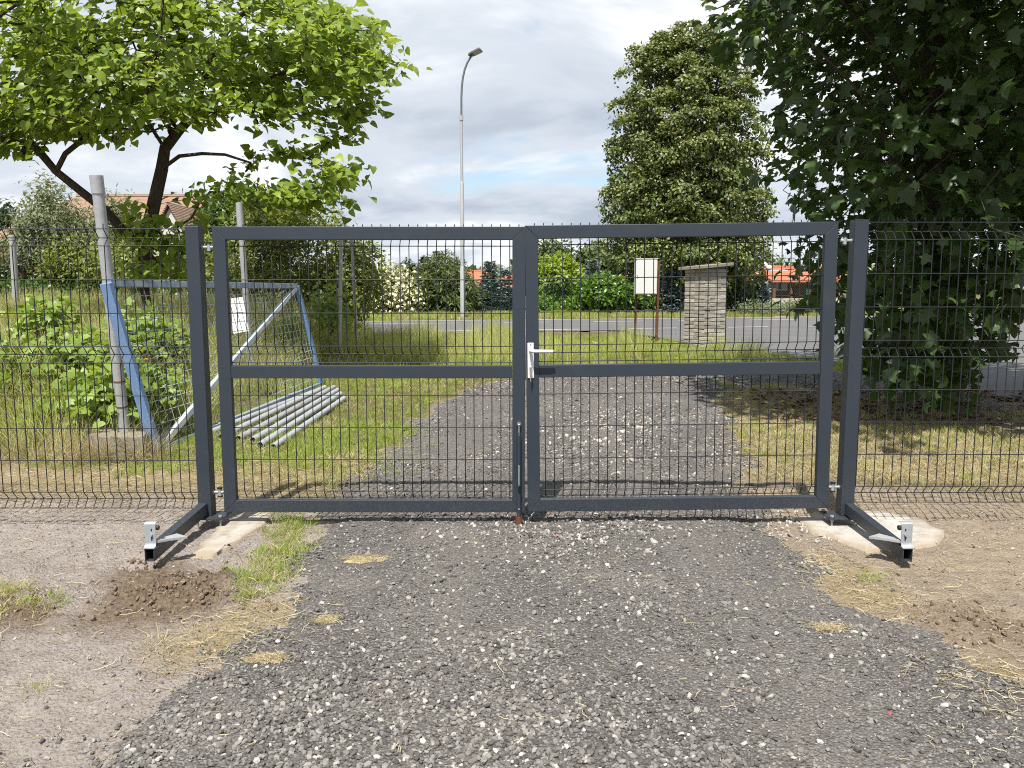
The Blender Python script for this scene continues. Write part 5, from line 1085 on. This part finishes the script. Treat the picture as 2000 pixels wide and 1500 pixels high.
# ================================================================== street furniture
# street lamp
lb = at(904, 612, 26.6); lb.z = float(gz(lb.x, 26.6)); t = thing('street_lamp', lb, 'tall grey street lamp with curved arm beyond the road', 'street lamp')
lp = lambda px, py: at(px, py, 26.6); M_LAMP = m_plain('grey_lamp_paint', (0.46, 0.48, 0.48), .45, .2, var=.1); M_LAMPD = m_plain('dark_lamp_metal', (0.17, 0.175, 0.18), .4, .3)
z1 = lp(904, 522).z; z2 = lp(900, 357).z; z3 = lp(898, 228).z
q = MB(); q.tube([lb - Vector((0, 0, .2)), Vector((lb.x, lb.y, z1 - .03)), Vector((lb.x, lb.y, z1 + .03))], [.085, .085, .066], 14); q.build('base_section', M_LAMP, t, True)
q = MB(); q.tube([(lb.x, lb.y, z1 - .1), (lb.x, lb.y, z2 - .03), (lb.x, lb.y, z2 + .03)], [.066, .066, .05], 12); q.build('middle_section', M_LAMP, t, True)
q = MB(); q.tube([(lb.x, lb.y, z2 - .1), (lb.x, lb.y, z3)], .046, 12); q.tube([(lb.x, lb.y, z3 - .12), (lb.x, lb.y, z3 + .03)], .062, 12); q.build('upper_section', M_LAMP, t, True)
xo = lb.x - lp(898, 200).x
arm = [Vector((lb.x, lb.y, z3 - .05))] + [lp(px, py) + Vector((xo, 0, 0)) for px, py in ((898.2, 190), (899, 170), (901, 152), (904.5, 136), (909, 124), (914, 115), (919, 108))]
q = MB(); q.tube(arm, .034, 10); q.build('curved_arm', M_LAMPD, t, True)
hd = arm[-1]; a = Vector((.9, -.25, .36)).normalized(); b = a.cross(Vector((0, 0, 1))).normalized(); n_ = a.cross(b); n_ = n_ if n_.z > 0 else -n_
q = MB(); c0 = hd - a * .10; c1 = hd + a * .34; q.prism([c0 - b * .10, c0 + b * .10, c0.lerp(c1, .35) + b * .17, c1 + b * .17, c1 - b * .17, c0.lerp(c1, .35) - b * .17], n_ * .07); q.build('lamp_head', M_LAMPD, t, bevel=.01)
q = MB(); c2 = c0.lerp(c1, .4); c3 = c0.lerp(c1, .94); q.prism([c2 - b * .14 - n_ * .012, c2 + b * .14 - n_ * .012, c3 + b * .14 - n_ * .012, c3 - b * .14 - n_ * .012], n_ * .0115); q.build('lamp_glass', m_plain('lamp_glass', (0.5, 0.5, 0.45), .2), t)
# brick pillar
bk = gp(1374, 680); t = thing('brick_pillar', bk, 'pale grey brick pillar with a slanted concrete cap near the road', 'pillar')
SIDE, CH_, Lb, Db = .585, .0745, .29, .14; th = R(31); ux = Vector((math.cos(th), math.sin(th), 0)); uy = Vector((-math.sin(th), math.cos(th), 0)); ztp = at(1374, 520, bk.y).z; NC = int((ztp - bk.z) / CH_)
g = G('pale_brick'); c = g.ramp(g.orand(), [(0.0, (0.30, 0.275, 0.235)), (0.5, (0.41, 0.38, 0.33)), (0.85, (0.50, 0.47, 0.42)), (1.0, (0.56, 0.54, 0.50))]); c = g.mix(g.ramp(g.noise(9, 5, .7), [(0.5, 0.0), (0.8, .5)]), c, (0.24, 0.215, 0.18)); M_BRICK = g.done(g.bsdf(c, .92, 0, g.bump(g.noise(60, 5, .7), .6, .006), .15))
M_MORT = m_plain('mortar', (0.25, 0.23, 0.20), .95, var=.2, scale=20, bump=.5)
R3 = Matrix.Rotation(th, 4, 'Z'); corner = Vector((0, 0, 0))
core = MB(); e_ = .012; core.prism([(ux * a + uy * b_) for a, b_ in ((e_, e_), (SIDE - e_, e_), (SIDE - e_, SIDE - e_), (e_, SIDE - e_))], (0, 0, NC * CH_)); core.build('mortar_core', M_MORT, t, local=True)
def bmesh_brick(L_, seed):
    q = MB(); q.box((-L_ / 2, -Db / 2, -.0315), (L_ / 2, Db / 2, .0315), .006); rg = np.random.default_rng(seed); me = bpy.data.meshes.new('brick'); me.from_pydata([tuple(np.array(v) + rg.normal(0, .0022, 3)) for v in q.v], [], q.f); me.update(); me.materials.append(M_BRICK); return me
LONGB = [bmesh_brick(Lb - .010, i) for i in range(5)]; HALFB = [bmesh_brick(SIDE - Db - Lb - .012, 10 + i) for i in range(4)]
for k in range(NC):
    z = (k + .5) * CH_; fl = k % 2
    for s_ in range(4):
        Rr = Matrix.Rotation(th + s_ * math.pi / 2, 4, 'Z'); cen = (ux + uy) * SIDE / 2
        hl = SIDE - Db - Lb
        segs = ((Lb / 2, LONGB), (Lb + hl / 2, HALFB)) if not fl else ((hl / 2, HALFB), (hl + Lb / 2, LONGB))
        for pos_, pool in segs:
            xx = -SIDE / 2 + pos_ if not fl else -SIDE / 2 + Db + pos_
            lp_ = Vector((xx, -SIDE / 2 + Db / 2 + random.gauss(0, .0025), 0)); w_ = cen + (Rr.to_3x3() @ lp_); link('brick', random.choice(pool), t, w_ + Vector((0, 0, z)), (random.gauss(0, .004), random.gauss(0, .004), th + s_ * math.pi / 2 + random.choice((0, math.pi))))
cen = (ux + uy) * SIDE / 2; q = MB(); h2 = .385; zc = NC * CH_ + .025
pts = [cen + ux * a * h2 + uy * b_ * h2 + Vector((0, 0, zc + .035 * a - .01 * b_)) for a, b_ in ((-1, -1), (1, -1), (1, 1), (-1, 1))]; q.prism(pts, (0, 0, .062)); q.build('cap_slab', M_OLDC, t, local=True, bevel=.008)
q = MB(); q.prism([cen + ux * a * .26 + uy * b_ * .26 + Vector((0, 0, NC * CH_)) for a, b_ in ((-1, -1), (1, -1), (1, 1), (-1, 1))], (0, 0, .05)); q.build('mortar_bed', M_MORT, t, local=True)
# white cabinet on rusty legs
g0 = gp(1290, 671); Yc = g0.y; t = thing('meter_cabinet', Vector((g0.x, Yc, g0.z)), 'white metal meter cabinet standing on two rusty legs', 'cabinet')
M_CAB = m_plain('cabinet_white', (0.74, 0.75, 0.74), .45, var=.06, scale=4)
A = at(1241, 575, Yc - .1); B = at(1283, 575, Yc - .1); zt = at(1262, 506, Yc - .1).z; zb = A.z; yaw_ = R(7)
q = MB(); q.box((A.x, Yc - .1, zb), (B.x, Yc + .12, zt)); q.build('box', M_CAB, t, bevel=.008)
q = MB(); q.box((A.x + .012, Yc - .118, zb + .015), (B.x - .012, Yc - .1005, zt - .015)); d_ = q.build('door', M_CAB, t, bevel=.005)
q = MB(); q.box((A.x + .02, Yc - .123, (zb + zt) / 2 - .03), (A.x + .035, Yc - .1185, (zb + zt) / 2 + .03)); q.build('latch', M_LAMPD, d_)
q = MB(); q.box((A.x - .01, Yc - .12, zt + .0005), (B.x + .01, Yc + .13, zt + .014)); q.build('roof', M_CAB, t)
zg_ = float(gz(A.x, Yc))
q = MB(); q.bar((A.x + .03, Yc + .09, zg_ - .1), (A.x + .05, Yc + .09, zb + .002), .045, .045); q.build('leg', M_RUST, t)
q = MB(); q.bar((B.x + .045, Yc + .09, zg_ - .1), (B.x + .055, Yc + .09, zt - .03), .055, .05); q.build('leg', M_RUST, t)
for f in (.25, .9): z = zb + (zt - zb) * f; q = MB(); q.bar((B.x - .01, Yc + .09, z), (B.x + .08, Yc + .09, z), .02, .03); q.build('bracket', M_GALV, t)
# green wire fence on the far verge
M_GRN = m_plain('green_coated_steel', (0.020, 0.115, 0.075), .45); M_GRNW = m_plain('green_wire', (0.03, 0.10, 0.07), .5)
def fpt(x, s=28.3): return Vector((x, s + .26 * (x + 5.6), float(gz(x, s + .26 * (x + 5.6)))))
xs = [on_s(px, 28.3) for px in (-60, 105, 270, 412, 560, 690, 800, 916, 1031, 1131, 1232, 1283, 1380, 1470, 1572, 1690)]
t = thing('wire_fence', fpt(xs[0]), 'green wire mesh garden fence along the far side of the road', 'fence'); FH = 1.12
for x in xs: p = fpt(x); q = MB(); q.tube([p - Vector((0, 0, .15)), p + Vector((0, 0, FH + .06))], .034, 10); q.build('post', M_GRN, t, True)
for h in (.06, .6, FH):
    for a, b in zip(xs[:-1], xs[1:]): q = MB(); q.tube([fpt(a) + Vector((0, .035, h)), fpt(b) + Vector((0, .035, h))], .006, 4, cap=False); q.build('line_wire', M_GRNW, t)
q = MB(); x = xs[0]
while x < xs[-1]:
    for sg in (-1, 1):
        a, b = fpt(x) + Vector((0, .035, .06)), fpt(x + sg * 1.06) + Vector((0, .035, FH)); q.tube([a, b], .0022, 3, cap=False)
    x += .11
o = q.build('mesh', M_GRNW, t); o['kind'] = 'stuff'
# blue sign
sp_ = at(344, 610, 21.5); sp_.z = float(gz(sp_.x, 21.5)); t = thing('road_sign', sp_, 'small blue road sign on a thin white pole beside the catalpa trunk', 'road sign'); M_SIGN = m_plain('sign_blue', (0.02, 0.12, 0.42), .4); M_WHT = m_plain('sign_white', (0.75, 0.76, 0.76), .5, var=.05)
S0 = at(344, 506, 21.5); q = MB(); q.tube([sp_ - Vector((0, 0, .1)), S0 + Vector((0, .02, .1))], .03, 8); q.build('pole', M_WHT, t, True)
q = MB(); q.box((S0.x - .11, 21.46, S0.z - .14), (S0.x + .11, 21.475, S0.z + .14)); q.build('plate', M_SIGN, t, bevel=.004)
q = MB(); q.box((S0.x - .055, 21.452, S0.z - .06), (S0.x + .055, 21.4585, S0.z + .03)); q.build('symbol', M_WHT, t)

# ================================================================== houses
def m_tiles(name, a, b, sc_=22):
    g = G(name); wv = g.n('ShaderNodeTexWave', wave_type='BANDS', bands_direction='Z'); wv.inputs['Scale'].default_value = sc_ / 6; g.link(g.world(), wv.inputs[0]); c = g.mix(g.noise(6, 5, .7), a, b); c = g.mix(g.math('MULTIPLY', g.ramp(wv.outputs[0], [(0.0, 1.0), (0.35, 0.0)]), .55), c, tuple(x * .4 for x in a)); return g.done(g.bsdf(c, .85, 0, g.bump(wv.outputs[0], .6, .03), .2))
M_TILE = m_tiles('weathered_clay_tiles', (0.27, 0.17, 0.12), (0.38, 0.26, 0.19)); M_RED = m_tiles('orange_red_tiles', (0.44, 0.15, 0.085), (0.54, 0.20, 0.12)); M_REDB = m_tiles('brick_red_tiles', (0.38, 0.13, 0.08), (0.46, 0.18, 0.12))
M_WALL = m_plain('white_render', (0.62, 0.61, 0.58), .9, var=.06, scale=2, bump=.2); M_CREAMW = m_plain('cream_render', (0.55, 0.50, 0.42), .9, var=.06, scale=2); M_TIMB = m_plain('brown_timber', (0.17, 0.065, 0.035), .7, var=.3, scale=8); M_GLASS = m_plain('window_glass', (0.03, 0.04, 0.05), .08, var=.1, spec=.8)
def house(label, x0, x1, Yf, depth, z_eave, z_ridge, roof, wall, hip=0.0, over=.4, chimney=None, wins=(), gable_right=None, rows=0):
    zg = float(gz((x0 + x1) / 2, Yf)) - .1; t = thing('house', ((x0 + x1) / 2, Yf, zg), label, 'house', 'houses beyond the gardens'); Ym = Yf + depth / 2; Yb = Yf + depth
    q = MB(); q.box((x0, Yf, zg), (x1, Yb, z_eave)); 
    if not hip: q.prism([(x0, Yf + .05, z_eave), (x0, Ym, z_ridge - .12), (x0, Yb - .05, z_eave)], (x1 - x0, 0, 0))
    q.build('wall', wall, t)
    o = over; sl = (z_ridge - z_eave) / (depth / 2); ze = z_eave - o * sl; a0, a1 = x0 - o, x1 + o; h = hip; thk = .14
    f1 = [(a0, Yf - o, ze), (a1, Yf - o, ze), (a1 - (h if gable_right is None else 0), Ym, z_ridge), (a0 + h, Ym, z_ridge)]; b1 = [(a1, Yb + o, ze), (a0, Yb + o, ze), (a0 + h, Ym, z_ridge), (a1 - (h if gable_right is None else 0), Ym, z_ridge)]
    q = MB(); q.prism(f1, (0, 0, thk)); rf = q.build('roof', roof, t); q = MB(); q.prism([Vector(p) + Vector((0, .002, .002)) for p in b1], (0, 0, thk)); q.build('roof', roof, t)
    if h:
        q = MB(); q.prism([(a0, Yb + o, ze), (a0, Yf - o, ze), (a0 + h, Ym, z_ridge)], (0, 0, thk - .004)); q.build('roof', roof, t)
    q = MB(); q.tube([(a0 + h, Ym, z_ridge + thk), (a1 - (h if gable_right is None else 0), Ym, z_ridge + thk)], .11, 8); q.build('ridge', roof, rf, True)
    if chimney: cx, w_ = chimney; q = MB(); q.box((cx, Ym - .3, z_ridge - .5), (cx + w_, Ym + .3, z_ridge + .8)); q.build('chimney', M_REDB, t)
    for (wx, wz, ww, wh) in wins:
        q = MB(); q.box((wx - .08, Yf - .03, wz - .08), (wx + ww + .08, Yf + .05, wz + wh + .08)); fr_ = q.build('window', M_WHT, t); q = MB(); q.box((wx, Yf - .036, wz), (wx + ww / 2 - .03, Yf - .031, wz + wh)); q.box((wx + ww / 2 + .03, Yf - .036, wz), (wx + ww, Yf - .031, wz + wh)); q.build('pane', M_GLASS, fr_)
    return t
w1 = at(22, 440, 40); w2 = at(335, 440, 40); zr = at(200, 386, 43.5).z; ze = at(200, 452, 40).z
hx0, hx1 = w1.x, w2.x
t = house('house with weathered brown tile roof behind the silvery trees', hx0 - .8, hx1, 40, 8, ze - .3, zr, M_TILE, M_WALL, hip=2.4, gable_right=True, wins=((hx0 + 2, 1.6, 1.2, 1.3), (hx1 - 2.2, 1.6, 1.2, 1.3)))
ga, gb = at(300, 500, 38), at(372, 500, 38); gm = (ga.x + gb.x) / 2; zt_ = at(336, 405, 38).z; zs_ = at(336, 470, 38).z
q = MB(); q.prism([(ga.x, 38.0, .5), (gb.x, 38.0, .5), (gb.x, 38.0, zs_), (gm, 38.0, zt_), (ga.x, 38.0, zs_)], (0, 2.2, 0)); q.build('gable_wing', M_WALL, t)
for sg, xe in ((-1, ga.x), (1, gb.x)): q = MB(); e0 = Vector((gm, 37.8, zt_ + .12)); e1 = Vector((xe + sg * .25, 37.8, zs_ - .3)); q.prism([e0, e1, e1 + Vector((0, 4.5, 0)), e0 + Vector((0, 4.5, 0))][::sg], (0, 0, .12)); q.build('gable_roof', M_TILE, t)
a, b = at(-40, 520, 29), at(80, 520, 29); house('low outbuilding with red tiled roof at the picture edge', a.x, b.x, 29, 3.0, at(0, 530, 29).z, at(0, 500, 30.5).z, M_REDB, M_WALL)
for x0, x1, yr, ye, Y, lab, ch in ((770, 846, 532, 556, 70, 'orange roofed house beyond the blossoming shrub', False), (903, 942, 533, 560, 62, 'orange roofed house just right of the lamp post', False), (948, 1040, 543, 562, 66, 'orange roofed house behind the blue spruces', False), (1196, 1222, 524, 548, 60, 'orange roofed house peeping beside the linden', False)):
    a, b = at(x0, ye, Y), at(x1, ye, Y); house(lab, a.x, b.x, Y, 7, a.z, at(x0, yr, Y + 3.5).z, M_RED, M_CREAMW, over=.3)
a, b = at(1472, 550, 42), at(1640, 550, 42); t = house('timber house with orange roof and veranda behind the garden fence', a.x, b.x, 42, 7, at(1500, 543, 42).z, at(1500, 527, 45.5).z, M_RED, M_TIMB, over=.5, wins=((a.x + .8, 1.5, .9, .9),))
c0, c1 = at(1505, 552, 39.8), at(1640, 545, 39.8); q = MB(); q.prism([(c0.x, 39.6, c0.z), (c1.x, 39.6, c0.z), (c1.x, 41.8, c0.z + .5), (c0.x, 41.8, c0.z + .5)], (0, 0, .12)); q.build('veranda_roof', M_RED, t)
for px in (1512, 1545, 1580, 1620): p = at(px, 570, 39.8); q = MB(); q.box((p.x - .06, 39.75, .7), (p.x + .06, 39.87, c0.z + .02)); q.build('veranda_post', M_TIMB, t)
p0, p1 = at(1455, 600, 38.5), at(1640, 600, 38.5); q = MB(); x = p0.x; q.box((p0.x, 38.5, .6), (p1.x, 38.62, 1.05)); t2 = thing('garden_wall', (p0.x, 38.5, .6), 'low pale garden wall before the timber house', 'wall'); q.build('wall', M_CREAMW, t2)
# globe lantern
l0 = at(1497, 585, 36); l0.z = float(gz(l0.x, 36)); t = thing('globe_lantern', l0, 'garden lantern with two white globes above the shrubs', 'lantern'); z = at(1497, 520, 36).z
q = MB(); q.tube([l0 - Vector((0, 0, .1)), (l0.x, 36, z + .25)], .03, 8); q.build('pole', M_BLACK, t, True); M_GLOBE = m_plain('opal_globe', (0.8, 0.8, 0.78), .3, var=.02)
for px, py in ((1494, 518), (1502, 523)): p = at(px, py, 36 if px == 1494 else 35.8); q = MB(); q.ball(p, .13, 12); q.build('globe', M_GLOBE, t, True); q = MB(); q.tube([p + Vector((0, 0, .12)), Vector((l0.x, 36, p.z + .2))], .015, 6); q.build('bracket', M_BLACK, t)
# the belt of far trees along the horizon
att = np.stack([RNG.uniform(-110, 130, 2600), RNG.uniform(115, 150, 2600), np.zeros(2600)], 1); hh = 1.5 + 3.2 * fbm(att[:, 0], att[:, 1], .05, 3); att[:, 2] = 1 + RNG.random(2600) ** .6 * hh
P = np.repeat(att, 5, 0) + RNG.normal(0, .5, (13000, 3)); o = link('far_wood', leaf_mesh('far_wood', P, leaf_frames(P, unit(P - np.array([0, 300, 0])), .4, .2, .6), RNG.uniform(.8, 1.5, len(P)), tmpl_oval(.4), m_far)); tag(o, 'distant belt of trees on the horizon between the houses', 'wood', kind='stuff')
